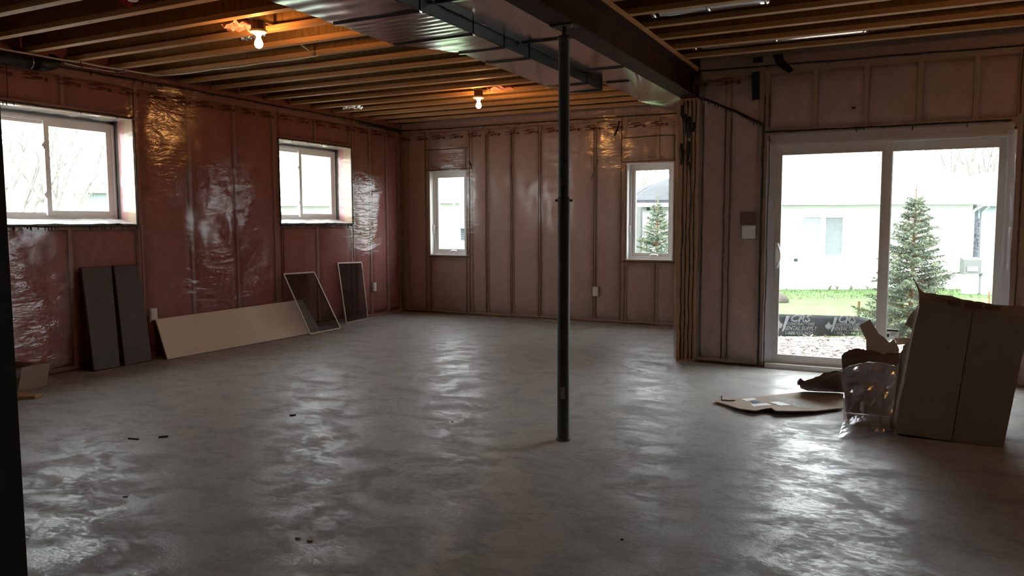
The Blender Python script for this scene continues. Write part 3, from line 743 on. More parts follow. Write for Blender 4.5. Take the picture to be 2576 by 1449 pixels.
# ---- bits tucked in the joist bays
def crumple(name, label, cat, c, sx, sy, sz, mat, seed, n=9):
    m = MB()
    m.grid(lambda i, j: (c[0]+sx*(i-.5)+.2*sx*noise.noise(Vector((i*3, j*3, seed))), c[1]+sy*(j-.5)+.2*sy*noise.noise(Vector((i*3, j*3, seed+9))), c[2]+sz*noise.noise(Vector((i*4.3, j*4.3, seed+3)))+.1*sz*noise.noise(Vector((i*19, j*19, seed)))), n, n)
    o = m.build(name, MAT[mat])
    sol = o.modifiers.new('thickness', 'SOLIDIFY'); sol.thickness = .006
    return tag(o, label, cat)
crumple('insulation_scrap', 'torn pink insulation tuft stuffed beside the nearest bulb', 'insulation', (-4.48, 4.40, 2.835), .24, .17, .06, 'scrap', 4)
crumple('insulation_scrap', 'pink insulation tuft stuffed beside the farther bulb', 'insulation', (-3.98, 7.66, 2.82), .26, .16, .04, 'scrap', 8)
crumple('foil_scrap', 'crumpled shiny foil behind the nearest bulb', 'foil', (-4.72, 4.70, 2.86), .22, .16, .06, 'foil', 12, 14)
crumple('foil_scrap', 'small crumpled foil bit between joists above the pink wall', 'foil', (-6.24, 7.95, 2.815), .22, .14, .05, 'foil', 15, 14)
t = thing('red_tag', 'red plastic tag and clear cap hanging from a near joist', 'tag', (-4.68, 3.55, 2.84))
m = MB(); m.plate([(-4.74, 3.54, 2.86), (-4.66, 3.56, 2.87), (-4.63, 3.60, 2.82), (-4.70, 3.62, 2.79)], (.0, -.01, .005)); m.build('flag', plain('red_plastic', (.55, .03, .01), .4), t)
m = MB(); m.lathe([(0, .03), (.035, .03), (.038, -.02), (.03, -.03), (0, -.03)], (-4.60, 3.57, 2.85), 14); m.build('cap', MAT['cable'], t, smooth=True)
# sheet-metal register boots
def boot(c, sx, sy, h, label):
    t = thing('duct_boot', label, 'duct', c)
    x, y, z = c
    m = MB(); m.hexa([(x-sx, y-sy, z), (x+sx, y-sy, z), (x+sx, y+sy, z), (x-sx, y+sy, z), (x-sx*.7, y-sy*.8, z+h), (x+sx*.7, y-sy*.8, z+h), (x+sx*.7, y+sy*.8, z+h), (x-sx*.7, y+sy*.8, z+h)])
    m.build('body', MAT['duct_dull'], t)
    m = MB(); m.box(x-sx-.012, x+sx+.012, y-sy-.008, y+sy+.008, z-.004, z+.004); m.build('collar', MAT['duct_dull'], t)
boot((-5.30, 4.36, 2.90), .13, .10, .12, 'dark sheet-metal boot between joists above the slider window')
boot((-4.45, 9.42, 2.86), .13, .08, .10, 'sheet-metal boot high above the middle of the end wall')
boot((-.135, 6.80, 2.855), .13, .09, .12, 'sheet-metal boot at the end of a round pipe above the patio door')
def pipe(p0, p1, r_, label):
    t = thing('round_pipe', label, 'pipe', p0); p0, p1 = Vector(p0), Vector(p1); n = 12
    m = MB(); m.tube([p0.lerp(p1, k/n) for k in range(n+1)], r_, 20); m.build('tube', MAT['duct'], t, smooth=True)
    for k in (.02, .5, .98):
        c = p0.lerp(p1, k); d = (p1-p0).normalized()
        m = MB(); m.tube([c-d*.012, c+d*.012], r_+.003, 20); m.build('joint', MAT['duct'], t, smooth=True)
pipe((-1.66, 6.79, 2.893), (-.28, 6.79, 2.893), .075, 'galvanised round pipe between the joists above the patio door')
pipe((-1.66, 5.575, 2.893), (-.85, 5.575, 2.893), .075, 'galvanised round pipe in a joist bay nearer the viewer')

# ---- cables stapled under the joists
def cable(label, pts, staples, r_=.0075):
    t = thing('cable', label, 'cable', pts[0])
    P = [Vector(p) for p in pts]; path = []
    for i in range(len(P)-1):
        a, b = P[i], P[i+1]
        for k in range(6):
            u = k/6; q = a.lerp(b, u); q.z -= .006*math.sin(PI*u) * (1 if (b-a).length > .25 else 0); path.append(q)
    path.append(P[-1])
    m = MB(); m.tube(path, r_, 8); m.build('jacket', MAT['cable'], t, smooth=True)
    for s in staples:
        m = MB(); s = Vector(s); m.tube([s+Vector((-.012, 0, .009)), s+Vector((-.011, 0, -.012)), s+Vector((.011, 0, -.012)), s+Vector((.012, 0, .009))], .0035, 5); m.build('staple', MAT['black'], t)
cable('white cable run under the joist ends along the pink wall, turning onto a joist', [(-6.62, 2.6, 2.79), (-6.64, 3.33, 2.79), (-6.65, 3.75, 2.79), (-6.66, 4.15, 2.79), (-6.60, 4.56, 2.79), (-6.57, 4.97, 2.79), (-6.49, 5.33, 2.79), (-6.40, 5.355, 2.792), (-5.85, 5.350, 2.792), (-5.16, 5.345, 2.792), (-4.60, 5.345, 2.792), (-4.54, 5.33, 2.792)],
      [(-6.60, 4.56, 2.79), (-6.57, 4.97, 2.79), (-6.46, 5.352, 2.79), (-5.80, 5.35, 2.79), (-5.16, 5.345, 2.79), (-4.64, 5.345, 2.79)])
cable('short white cable closer to the pink wall below the black pipe end', [(-6.74, 4.50, 2.782), (-6.735, 4.80, 2.783), (-6.72, 5.02, 2.785), (-6.62, 5.02, 2.79)], [(-6.735, 4.66, 2.782), (-6.725, 5.0, 2.785)])
cable('short white cable stub across a joist bay near the nearest bulb', [(-4.52, 5.0, 2.85), (-4.53, 5.12, 2.83), (-4.56, 5.27, 2.80)], [(-4.55, 5.29, 2.795)])
# ---- black drain pipe with strap
t = thing('drain_pipe', 'black plastic drain pipe strapped along the top of the pink wall', 'pipe', (-6.69, 3.6, 2.72))
m = MB(); m.tube([(-6.69, 2.0, 2.725), (-6.69, 3.2, 2.725), (-6.69, 4.22, 2.725)], .052, 18); m.build('tube', MAT['black'], t, smooth=True)
m = MB(); m.tube([(-6.69, 4.20, 2.725), (-6.69, 4.30, 2.728), (-6.69, 4.36, 2.75), (-6.69, 4.39, 2.80)], [.058, .058, .056, .056], 16); m.build('elbow', MAT['black'], t, smooth=True)
m = MB(); m.tube([Vector((-6.69+.056*math.cos(a*PI/10), 4.16, 2.725+.056*math.sin(a*PI/10))) for a in range(-14, 3)], .006, 5); m.build('strap', MAT['duct'], t, smooth=True)

# ---- electrical boxes on the walls
def wallbox(name, label, cat, T, u, z, w_, h_, gangs, group=None):
    t = thing(name, label, cat, T(u, -.02, z), group)
    m = MB(); slab(m, T, u-w_/2-.006, u+w_/2+.006, -.016, .05, z-h_/2-.006, z+h_/2+.006); m.build('box', MAT['duct_dull'], t, fix=True)
    m = MB()
    m.hexa([T(u-w_/2, -.016, z-h_/2), T(u+w_/2, -.016, z-h_/2), T(u+w_/2-.006, -.027, z-h_/2+.006), T(u-w_/2+.006, -.027, z-h_/2+.006), T(u-w_/2, -.016, z+h_/2), T(u+w_/2, -.016, z+h_/2), T(u+w_/2-.006, -.027, z+h_/2-.006), T(u-w_/2+.006, -.027, z+h_/2-.006)])
    m.build('cover_plate', MAT['plate_white'], t, fix=True)
    for g in range(gangs):
        c = u + (g-(gangs-1)/2)*.046
        m = MB(); slab(m, T, c-.016, c+.016, -.031, -.026, z-.033, z+.033); m.build('rocker' if cat == 'switch' else 'socket', MAT['plate_white'], t, fix=True)
wallbox('light_switch', 'white double light switch plate beside the patio door', 'switch', TP_, -1.262, 1.253, .122, .122, 2)
wallbox('power_outlet', 'white outlet on the end wall between the studs', 'outlet', TB_, -3.642, .42, .078, .122, 1)
wallbox('power_outlet', 'white outlet on the pink wall beside the farther screen', 'outlet', TL_, 9.01, .43, .078, .122, 1)
wallbox('power_outlet', 'white outlet on the pink wall behind the long white board', 'outlet', TL_, 5.32, .43, .078, .122, 1)
# patches of tape on the poly above the patio door
def patch(label, pts):
    m = MB(); m.plate([TP_(u, -.022, z) for u, z in pts], (0, -.002, 0)); tag(m.build('tape_patch', MAT['black'], fix=True), label, 'tape')
patch('tall black tape patch on the poly left of the patio door head', [(-1.262, 2.70), (-1.195, 2.705), (-1.188, 2.455), (-1.255, 2.45)])
patch('small black tape patch near the wall top above the tall patch', [(-1.25, 2.83), (-1.17, 2.83), (-1.168, 2.782), (-1.248, 2.785)])
patch('ragged diagonal black tape strip near the wall top', [(-1.085, 2.84), (-1.0, 2.84), (-.985, 2.785), (-.90, 2.69), (-.94, 2.665), (-1.03, 2.73), (-1.06, 2.77)])
patch('tiny black tape bit above the patio door', [(-.42, 2.335), (-.385, 2.33), (-.388, 2.315), (-.42, 2.318)])
m = MB(); m.plate([TP_(u, -.019, z) for u, z in [(-1.34, 1.44), (-1.21, 1.44), (-1.21, 1.325), (-1.34, 1.325)]], (0, -.001, 0)); tag(m.build('film_patch', plain('dark_film_patch', (.14, .085, .075), .3), fix=True), 'dark square of doubled poly above the double switch', 'patch')

# ================================================================ things lying about
def quad_panel(name, corners, th, mat, parent=None):
    """a flat panel of thickness th from four corners (bl, br, tr, tl)"""
    a, b, c, d = [Vector(p) for p in corners]; n = (b-a).cross(d-a).normalized()*th
    m = MB(); m.hexa([a, b, b-n, a-n, d, c, c-n, d-n]); return m.build(name, mat, parent, fix=True)
MAT['espresso'] = wood('dark_brown_laminate', (.060, .040, .035), (.078, .054, .047), 'z', .5, False)
MAT['whiteboard'] = plain('off_white_melamine', (.76, .68, .60), .45, 0, .4, .06, 3)
def dark_panel(label, y0, y1, t0, t1):
    t = thing('cabinet_panel', label, 'panel', (-6.55, y0, 0))
    a, b, c, d = (-6.555, y0, .004), (-6.555, y1, .004), (-6.712, t1, .950), (-6.712, t0, .952)
    o = quad_panel('board', (a, b, c, d), .032, MAT['espresso'], t)
    bv = o.modifiers.new('soft', 'BEVEL'); bv.width = .008; bv.segments = 3
    A, B, C_, D = map(Vector, (a, b, c, d)); n = (B-A).cross(D-A).normalized()
    m = MB(); m.bar(A-n*.016-Vector((0, .0012, 0)), D-n*.016-Vector((0, .0012, 0)), .0015, .030, n); m.build('edge_band', MAT['espresso'], t)
dark_panel('dark brown cabinet panel leaning farther left on the pink wall', 4.515, 4.780, 4.545, 4.850)
dark_panel('dark brown cabinet panel leaning nearer the long white board', 4.830, 5.130, 4.875, 5.150)
t = thing('long_board', 'long off-white board leaning low against the pink wall', 'board', (-6.45, 5.24, 0))
o = quad_panel('board', ((-6.475, 5.243, .004), (-6.40, 7.44, .004), (-6.715, 7.46, .392), (-6.715, 5.315, .386)), .018, MAT['whiteboard'], t)
bv = o.modifiers.new('soft', 'BEVEL'); bv.width = .003; bv.segments = 2
m = MB(); m.bar((-6.477, 5.245, .003), (-6.402, 7.44, .003), .012, .004); m.build('bottom_edge', MAT['espresso'], t)
MAT['screen_frame'] = plain('almond_aluminium', (.55, .46, .41), .45, 0, .5, .05)
def insect_screen(label, bl, br, tr, tl):
    t = thing('insect_screen', label, 'screen', bl)
    P = [Vector(p) for p in (bl, br, tr, tl)]; nn = (P[1]-P[0]).cross(P[3]-P[0]).normalized()
    for i in range(4):
        m = MB(); m.bar(P[i], P[(i+1) % 4], .018, .009, nn.cross((P[(i+1) % 4]-P[i]).normalized()).cross((P[(i+1) % 4]-P[i]).normalized())); m.build('frame_bar', MAT['screen_frame'], t)
    m = MB(); m.face(*P); m.build('mesh', MAT['mesh'], t)
    for k in (.16, .84):
        c = P[1].lerp(P[2], k)-(P[1]-P[0]).normalized()*.022
        m = MB(); m.tube([c+nn*.012+Vector((0, 0, .012)), c+nn*.014, c+nn*.012-Vector((0, 0, .012))], .004, 6); m.build('pull_tab', MAT['black'], t)
insect_screen('insect screen leaning askew over the end of the white board', (-6.345, 7.175, .012), (-6.35, 7.745, .012), (-6.72, 7.70, .722), (-6.72, 7.155, .730))
insect_screen('upright insect screen nearer the corner by the outlet', (-6.62, 8.20, .012), (-6.66, 8.72, .012), (-6.735, 8.70, .80), (-6.735, 8.19, .815))

# small carton by the partition end
t = thing('small_carton', 'small cardboard carton with a white label at the far left', 'carton', (-6.42, 3.72, 0))
m = MB(); m.hexa([(-6.62, 3.60, 0), (-6.34, 3.70, 0), (-6.36, 3.95, 0), (-6.64, 3.90, 0), (-6.62, 3.60, .19), (-6.27, 3.70, .20), (-6.30, 3.95, .20), (-6.64, 3.90, .19)]); m.build('body', MAT['card'], t)
m = MB(); m.plate([(-6.47, 3.648, .10), (-6.262, 3.694, .125), (-6.256, 3.694, .186), (-6.465, 3.648, .172)], (0, -.003, 0)); lb = m.build('label', plain('label_paper', (.62, .62, .60), .6), t)
m = MB()
for k in range(4): m.plate([(-6.42+.008*k*3, 3.6515, .128), (-6.405+.008*k*3, 3.6545, .130), (-6.405+.008*k*3, 3.6545, .142), (-6.42+.008*k*3, 3.6515, .140)], (0, -.004, 0))
m.build('label_print', MAT['black'], t)
m = MB(); m.plate([(-6.62, 3.60, .195), (-6.27, 3.70, .205), (-6.23, 3.78, .225), (-6.50, 3.72, .235)], (0, 0, .004)); m.build('flap', MAT['card_in'], t, fix=True)
m = MB(); m.plate([(-6.40, 3.50, .002), (-6.06, 3.52, .002), (-5.96, 3.60, .002), (-5.98, 3.68, .002), (-6.10, 3.66, .002), (-6.24, 3.66, .002), (-6.30, 3.59, .002)], (0, 0, .022)); tag(m.build('wood_offcut', MAT['studx'], fix=True), 'flat brown offcut on the floor in front of the small carton', 'offcut')

# ---- torn cardboard box
def torn(a, b, n, amp, seed, nrm):
    a, b = Vector(a), Vector(b); nrm = Vector(nrm); out = []
    for k in range(n):
        t_ = k/n; out.append(a.lerp(b, t_) + nrm*amp*(noise.noise(Vector((t_*n*.9, seed, 1)))+.5*noise.noise(Vector((t_*n*2.3, seed, 4)))))
    return out
def tear_path(pts, seed, amp=.006, sub=4):
    """roughen an outline the way ripped board frays"""
    out = []
    for i in range(len(pts)-1):
        a, b = Vector(pts[i]), Vector(pts[i+1]); d = (b-a); nrm = Vector((-d.z, 0, d.x)).normalized() if d.length else Vector((1, 0, 0))
        for k in range(sub):
            p = a.lerp(b, k/sub); out.append(p+nrm*amp*noise.noise(p*61+Vector((seed, 0, 0))))
    out.append(Vector(pts[-1])); return out
box = thing('torn_box', 'big torn brown cardboard box standing in front of the patio door', 'box', (.3, 5.5, 0))
TH = .006
m = MB(); m.plate([(.118, 5.36, .833), (.399, 5.36, .806), (.318, 5.34, .006), (.012, 5.352, .018), (.027, 5.355, .172), (.050, 5.36, .343), (.080, 5.36, .597)], (0, TH, 0)); m.build('front_flap', MAT['card'], box, fix=True)
m = MB(); m.plate([(.402, 5.36, .806), (.690, 5.36, .778), (.590, 5.34, .002), (.322, 5.34, .006)], (0, TH, 0)); m.build('front_flap', MAT['card'], box, fix=True)
tornpts = [(.119, 5.42, .845), (.092, 5.44, .791), (.058, 5.45, .74), (.043, 5.45, .699), (.075, 5.44, .676), (.104, 5.43, .669), (.070, 5.44, .61), (.049, 5.45, .576), (.036, 5.45, .55), (.015, 5.45, .499), (.020, 5.44, .466), (-.007, 5.45, .406), (.006, 5.44, .357), (.0, 5.44, .298), (.009, 5.44, .249), (-.003, 5.44, .172), (-.012, 5.44, .121), (-.022, 5.44, .086), (-.019, 5.43, .016), (.010, 5.41, .006)]
m = MB(); m.plate(tear_path(tornpts, 2, .007) + [Vector(p) for p in ((.012, 5.355, .016), (.027, 5.358, .172), (.050, 5.363, .343), (.080, 5.363, .597), (.118, 5.363, .833))], (.004, .005, 0)); m.build('torn_side', MAT['card'], box, fix=True)
m = MB(); m.plate([(.588, 5.345, .0), (.688, 5.365, .778), (.700, 5.95, .77), (.600, 5.93, .0)], (-TH, 0, 0)); m.build('right_side', MAT['card'], box, fix=True)
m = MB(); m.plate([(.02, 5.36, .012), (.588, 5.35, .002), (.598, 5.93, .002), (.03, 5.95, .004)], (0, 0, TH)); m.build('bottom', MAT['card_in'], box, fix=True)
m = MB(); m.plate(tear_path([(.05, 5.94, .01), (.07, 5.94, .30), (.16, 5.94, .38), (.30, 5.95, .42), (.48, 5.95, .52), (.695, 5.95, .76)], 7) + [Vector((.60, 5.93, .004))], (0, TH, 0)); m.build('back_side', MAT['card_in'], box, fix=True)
top = [(.117, 5.367, .815), (.110, 5.385, .913), (.093, 5.40, .957), (.073, 5.41, 1.006), (.079, 5.405, .985), (.102, 5.40, .950), (.120, 5.40, .920), (.144, 5.40, .908), (.208, 5.40, .899), (.277, 5.40, .889), (.346, 5.40, .876), (.434, 5.40, .860), (.514, 5.40, .848), (.593, 5.40, .844), (.631, 5.40, .850), (.70, 5.40, .838), (.689, 5.367, .762), (.40, 5.367, .790)]
m = MB(); m.plate([Vector(p) for p in top[:3]] + [Vector(p) for p in top[3:7]] + tear_path(top[7:16], 5, .006) + [Vector(p) for p in top[16:]], (0, .005, .002)); m.build('torn_top', MAT['card'], box, fix=True)
# printed block on the top remnant
MAT['boxprint'] = plain('faded_box_print', (.13, .085, .075), .8, 0, .1, .4, 60)
def topuv(u, v): return Vector((.118+.572*u+.004*v, 5.3605+.036*v, .835-.056*u+(.075-.020*u)*v)) + Vector((0, -.0012, 0))
m = MB()
for a, b, c, d in ((.10, .24, .50, .85), (.25, .38, .30, .80), (.42, .58, .35, .80), (.60, .74, .40, .80)):
    for k in range(4):
        if k % 2 == 0 or a > .2: m.plate([topuv(a, c+(d-c)*k/4), topuv(b, c+(d-c)*k/4), topuv(b, c+(d-c)*(k+.6)/4), topuv(a, c+(d-c)*(k+.6)/4)], (0, -.001, 0))
m.build('box_print', MAT['boxprint'], box, fix=True)
m = MB(); m.tube([(.400, 5.358, .802), (.37, 5.352, .5), (.345, 5.345, .25), (.320, 5.338, .01)], .0022, 5); m.build('flap_seam', MAT['black'], box)
dark = [(-.345, 5.85, .38), (-.345, 5.85, .408), (-.299, 5.86, .448), (-.242, 5.87, .463), (-.193, 5.87, .455), (-.144, 5.87, .457), (-.079, 5.87, .432), (-.055, 5.87, .447), (.016, 5.86, .453), (.06, 5.85, .44)]
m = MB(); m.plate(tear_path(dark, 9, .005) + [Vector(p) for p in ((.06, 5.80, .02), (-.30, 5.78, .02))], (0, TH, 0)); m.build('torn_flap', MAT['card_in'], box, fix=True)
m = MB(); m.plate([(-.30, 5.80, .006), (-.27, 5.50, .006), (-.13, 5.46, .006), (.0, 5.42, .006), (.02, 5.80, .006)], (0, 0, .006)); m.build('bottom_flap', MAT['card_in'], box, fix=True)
# die-cut insert poking out behind
ins = thing('carton_insert', 'pale die-cut cardboard insert sticking up behind the torn box', 'cardboard', (-.1, 6.0, 0))
m = MB(); m.plate([(-.245, 6.0, .608), (-.176, 6.0, .656), (-.114, 6.0, .554), (-.085, 6.0, .537), (-.047, 6.0, .498), (-.019, 6.0, .523), (.002, 6.0, .488), (.015, 6.0, .457), (.02, 6.02, .0), (-.193, 6.02, .0), (-.193, 6.0, .433), (-.196, 6.0, .507)], (0, .005, 0)); m.build('panel', MAT['card_light'], ins, fix=True)
m = MB(); m.plate([(-.016, 6.05, .526), (.15, 6.05, .534), (.15, 6.05, .50), (.002, 6.05, .478)], (0, .005, 0)); m.build('arm', MAT['card_light'], ins, fix=True)
m = MB(); m.plate([(.10, 6.05, .53), (.16, 6.05, .53), (.16, 6.07, .0), (.10, 6.07, .0)], (0, .005, 0)); m.build('leg', MAT['card_light'], ins, fix=True)

# flattened piece of the box on the floor
flat = thing('flattened_cardboard', 'flattened cardboard with blue and white stickers lying on the floor', 'cardboard', (-.8, 5.8, 0))
out = [(-1.203, 5.783), (-1.185, 5.721), (-1.106, 5.664), (-.979, 5.541), (-.877, 5.503), (-.846, 5.518), (-.853, 5.582), (-.774, 5.61), (-.735, 5.535), (-.631, 5.585), (-.492, 5.702), (-.325, 5.909), (-.357, 6.428), (-.628, 6.267), (-.751, 6.118), (-.95, 5.948), (-1.105, 5.859)]
def fz(x, y): return .012 + .024*math.exp(-((x+.72)/.30)**2)+.012*max(0, (x+.5))
m = MB(); k0 = len(out); c = (-.72, 5.83)
# fan of rings so the board can bow
rings = 5
for rI in range(1, rings+1):
    for (x, y) in out: m.v.append((c[0]+(x-c[0])*rI/rings, c[1]+(y-c[1])*rI/rings, fz(c[0]+(x-c[0])*rI/rings, y)))
m.v.append((c[0], c[1], fz(*c)))
for j in range(k0):
    m.f.append((len(m.v)-1, j, (j+1) % k0)); m.mi.append(0)
    for rI in range(rings-1): m.f.append((rI*k0+j, (rI+1)*k0+j, (rI+1)*k0+(j+1) % k0, rI*k0+(j+1) % k0)); m.mi.append(0)
o = m.build('sheet', MAT['card'], flat, fix=True); sm = o.modifiers.new('thickness', 'SOLIDIFY'); sm.thickness = .008; sm.offset = 0
def stick(name, pts, mat, dz=.0058):
    m = MB(); m.grid(lambda i, j: (lambda p: (p.x, p.y, fz(p.x, p.y)+dz))((Vector((*pts[0], 0)).lerp(Vector((*pts[1], 0)), i)).lerp(Vector((*pts[3], 0)).lerp(Vector((*pts[2], 0)), i), j)), 6, 6); m.build(name, mat, flat)
MAT['bluesticker'] = plain('blue_sticker', (.06, .13, .30), .4); MAT['paper'] = plain('white_paper', (.70, .70, .72), .6, 0, .3, .05)
MAT['greyprint'] = plain('grey_board_print', (.27, .235, .225), .7, 0, .2, .3, 30)
stick('sticker', [(-.872, 5.947), (-.735, 6.042), (-.45, 5.80), (-.604, 5.70)], MAT['greyprint'], .0050)
stick('sticker', [(-1.031, 5.856), (-.945, 5.912), (-.913, 5.857), (-.973, 5.786)], MAT['paper'])
stick('sticker', [(-.946, 5.785), (-.895, 5.81), (-.867, 5.769), (-.915, 5.732)], MAT['bluesticker'], .0066)
stick('sticker', [(-.814, 5.781), (-.756, 5.823), (-.661, 5.749), (-.727, 5.691)], MAT['paper'], .0062)
stick('sticker', [(-.929, 5.685), (-.831, 5.746), (-.785, 5.689), (-.895, 5.61)], MAT['paper'])
m = MB(); m.tube([(-1.16, 5.80, .045), (-1.155, 5.775, .022), (-1.10, 5.765, .024), (-1.06, 5.79, .024)], .006, 5); m.build('torn_strip', MAT['card_in'], flat)
# the side of the box still half standing
tilt = [(-.662, 6.36, .042), (-.651, 6.14, .125), (-.637, 6.12, .152), (-.61, 6.12, .143), (-.508, 6.12, .19), (-.482, 6.12, .219), (-.397, 6.12, .24), (-.35, 6.12, .236), (-.30, 6.13, .235)]
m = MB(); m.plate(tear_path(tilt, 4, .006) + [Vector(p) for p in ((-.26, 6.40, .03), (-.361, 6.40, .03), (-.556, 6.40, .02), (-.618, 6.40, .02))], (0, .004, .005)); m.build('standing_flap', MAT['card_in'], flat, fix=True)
m = MB(); m.tube([(-.658, 6.16, .115), (-.650, 6.13, .140), (-.638, 6.12, .158), (-.622, 6.12, .148)], [.010, .014, .013, .006], 6); m.build('frayed_corner', MAT['card_in'], flat)

# clear plastic bag spilling out of the torn side
bag = thing('plastic_bag', 'crumpled clear plastic bag spilling from the torn side of the box', 'bag', (-.2, 5.4, 0))
Lp = [(-.306, 5.10, .012), (-.292, 5.34, .055), (-.305, 5.46, .225), (-.325, 5.50, .295), (-.352, 5.52, .352)]
Mp = [(-.13, 5.30, .012), (-.15, 5.42, .10), (-.16, 5.52, .20), (-.16, 5.60, .30), (-.165, 5.62, .415)]
Rp = [(.015, 5.40, .015), (.0, 5.46, .10), (.005, 5.50, .22), (.01, 5.55, .33), (.015, 5.58, .40)]
def lerp_list(A, t):
    x = t*(len(A)-1); i = min(len(A)-2, int(x)); return Vector(A[i]).lerp(Vector(A[i+1]), x-i)
def bagf(i, j):
    a, b, c_ = lerp_list(Lp, j), lerp_list(Mp, j), lerp_list(Rp, j)
    p = a*(1-i)*(1-2*i) + b*4*i*(1-i) + c_*i*(2*i-1)
    e = min(1, 8*min(i, 1-i, .3+j, 1.05-j))
    k = (1-abs(2*noise.noise(Vector((i*2.3+j*1.6, j*2.1-i*.9, 5)))))**2*.045 + .030*noise.noise(Vector((i*5, j*6, 2))) + .05*abs(((i*1.3+j*1.9) % .42)-.21)
    q = p + Vector((.15, -1, .25))*k*e
    q.z = max(q.z, .008); return q
m = MB(); m.grid(bagf, 15, 17); m.build('front_film', MAT['bag'], bag)
m = MB(); m.grid(lambda i, j: bagf(i, j*.96) + Vector((.0, .09*math.sin(PI*min(1, j+.1)), .006*noise.noise(Vector((i*9, j*9, 8))))), 18, 20); m.build('rear_film', MAT['bag'], bag)
m = MB(); m.tube([bagf(.02+.96*k/20, .98) + Vector((0, 0, .004*math.sin(k*2.1))) for k in range(21)], .0035, 5); m.build('rolled_hem', MAT['bag'], bag)

# ---- specks of building debris on the floor
def chip(label, x, y, l, w_, h_, a, mat):
    m = MB(); c_, s_ = math.cos(a), math.sin(a); pts = []
    for sx, sy in ((-1, -1), (1, -.6), (1, .8), (.2, 1.1), (-1, .7)):
        X, Y = sx*l/2, sy*w_/2; pts.append((x+X*c_-Y*s_, y+X*s_+Y*c_, .0005))
    m.plate(pts, (0, 0, h_)); tag(m.build('debris_chip', MAT[mat], fix=True), label, 'debris')
chip('longer dark splinter on the floor, left of a shorter one', -4.265, 3.178, .075, .012, .008, .2, 'black')
chip('shorter dark splinter on the floor, right of the longer one', -4.134, 3.292, .055, .014, .009, .75, 'black')
chip('small dark chip on the floor beside the slider window reflection', -3.784, 4.08, .04, .02, .008, .4, 'black')
chip('pale wood chip near the bottom edge, left of its neighbour', -2.268, 2.455, .022, .010, .005, .3, 'flange')
chip('pale wood chip near the bottom edge, right of its neighbour', -2.202, 2.456, .026, .010, .005, .5, 'flange')
chip('dark fleck on the floor near the partition end', -3.393, 2.467, .022, .010, .004, .9, 'black')
chip('tiny dark fleck on the floor by the bottom edge of the view', -1.017, 3.057, .014, .008, .004, .3, 'black')
chip('tiny dark fleck on the bright casement reflection', -2.68, 4.42, .016, .010, .004, .3, 'black')

# ================================================================ outside
EX, EY = .8934, .4493          # the neighbouring fronts run along this direction
def loc(O, s, t, z): return Vector((O[0]+s*EX-t*EY, O[1]+s*EY+t*EX, z))
def qd(x, y): return -EY*x+EX*y
def gz(x, y):
    q = qd(x, y)
    z = -.13 if q < 7.6 else (-.13-.31*(q-7.6)/4.4 if q < 12 else (-.44-.15*(q-12)/10 if q < 22 else -.59))
    return z + .02*noise.noise(Vector((x*.7, y*.7, 3)))
def grass_mat():
    m, nt, out = newmat('spring_lawn'); f = noisen(nt, coords(nt), 1.1, 6, .6); g = noisen(nt, coords(nt), 30, 3)
    c = ramp(nt, f, [(.3, (.072, .118, .040)), (.55, (.090, .140, .055)), (.75, (.105, .145, .070))])
    pbsdf(nt, out, c, .9, 0, .1, bump(nt, g, .6, .03)); return m
MAT['lawn'] = grass_mat()
MAT['mulch'] = plain('pale_wood_mulch', (.30, .265, .24), .95, 0, .1, .5, 26, .6)
MAT['chips'] = plain('weathered_wood_chips', (.14, .12, .11), .9, 0, .1, .7, 14)
MAT['rock'] = plain('brown_rock', (.075, .062, .055), .9, 0, .1, .3, 8, .3)
MAT['soil'] = plain('pale_bounce_soil', (.42, .38, .34), .95, 0, .1, .15, 1.5, .3)  # pale tone added so the ground throws light up under the window heads
MAT['siding'] = plain('pale_siding', (.60, .61, .61), .8, 0, .2, .03, 2)
MAT['siding_blue'] = plain('pale_blue_grey_siding', (.34, .38, .42), .8, 0, .2, .03, 2)
MAT['shingle'] = plain('light_grey_shingle', (.25, .25, .27), .95, 0, .1, .25, 7)
MAT['shingle_dark'] = plain('grey_shingle', (.060, .062, .068), .95, 0, .1, .3, 7)
MAT['soffit'] = plain('grey_soffit', (.12, .125, .122), .8, 0, .2, .05)
MAT['trimwhite'] = plain('white_trim', (.60, .60, .60), .6, 0, .3, .02)
MAT['darkglass'] = plain('dark_window', (.030, .042, .046), .15, 0, .5, .1)
MAT['blind_pale'] = plain('pale_blind_slat', (.20, .225, .23), .6, 0, .3, .05)
MAT['blind'] = plain('blind_slat', (.125, .145, .15), .6, 0, .3, .05)
MAT['stone'] = plain('grey_stone', (.065, .065, .076), .9, 0, .2, .5, 9, .4)
MAT['bark'] = plain('grey_bark', (.24, .225, .21), .9, 0, .1, .25, 6)
MAT['siltfabric'] = plain('black_silt_fabric', (.010, .012, .014), .6, 0, .3, .2, 8)
MAT['siltprint'] = plain('pale_fabric_print', (.12, .128, .138), .6, 0, .2, .1)
MAT['stakewood'] = plain('stake_wood', (.16, .10, .055), .9, 0, .1, .2, 10)
MAT['needle'] = plain('spruce_needles', (.060, .088, .062), .7, 0, .2, .45, 3)
MAT['needle_tip'] = plain('spruce_new_growth', (.125, .155, .090), .7, 0, .2, .3, 3)

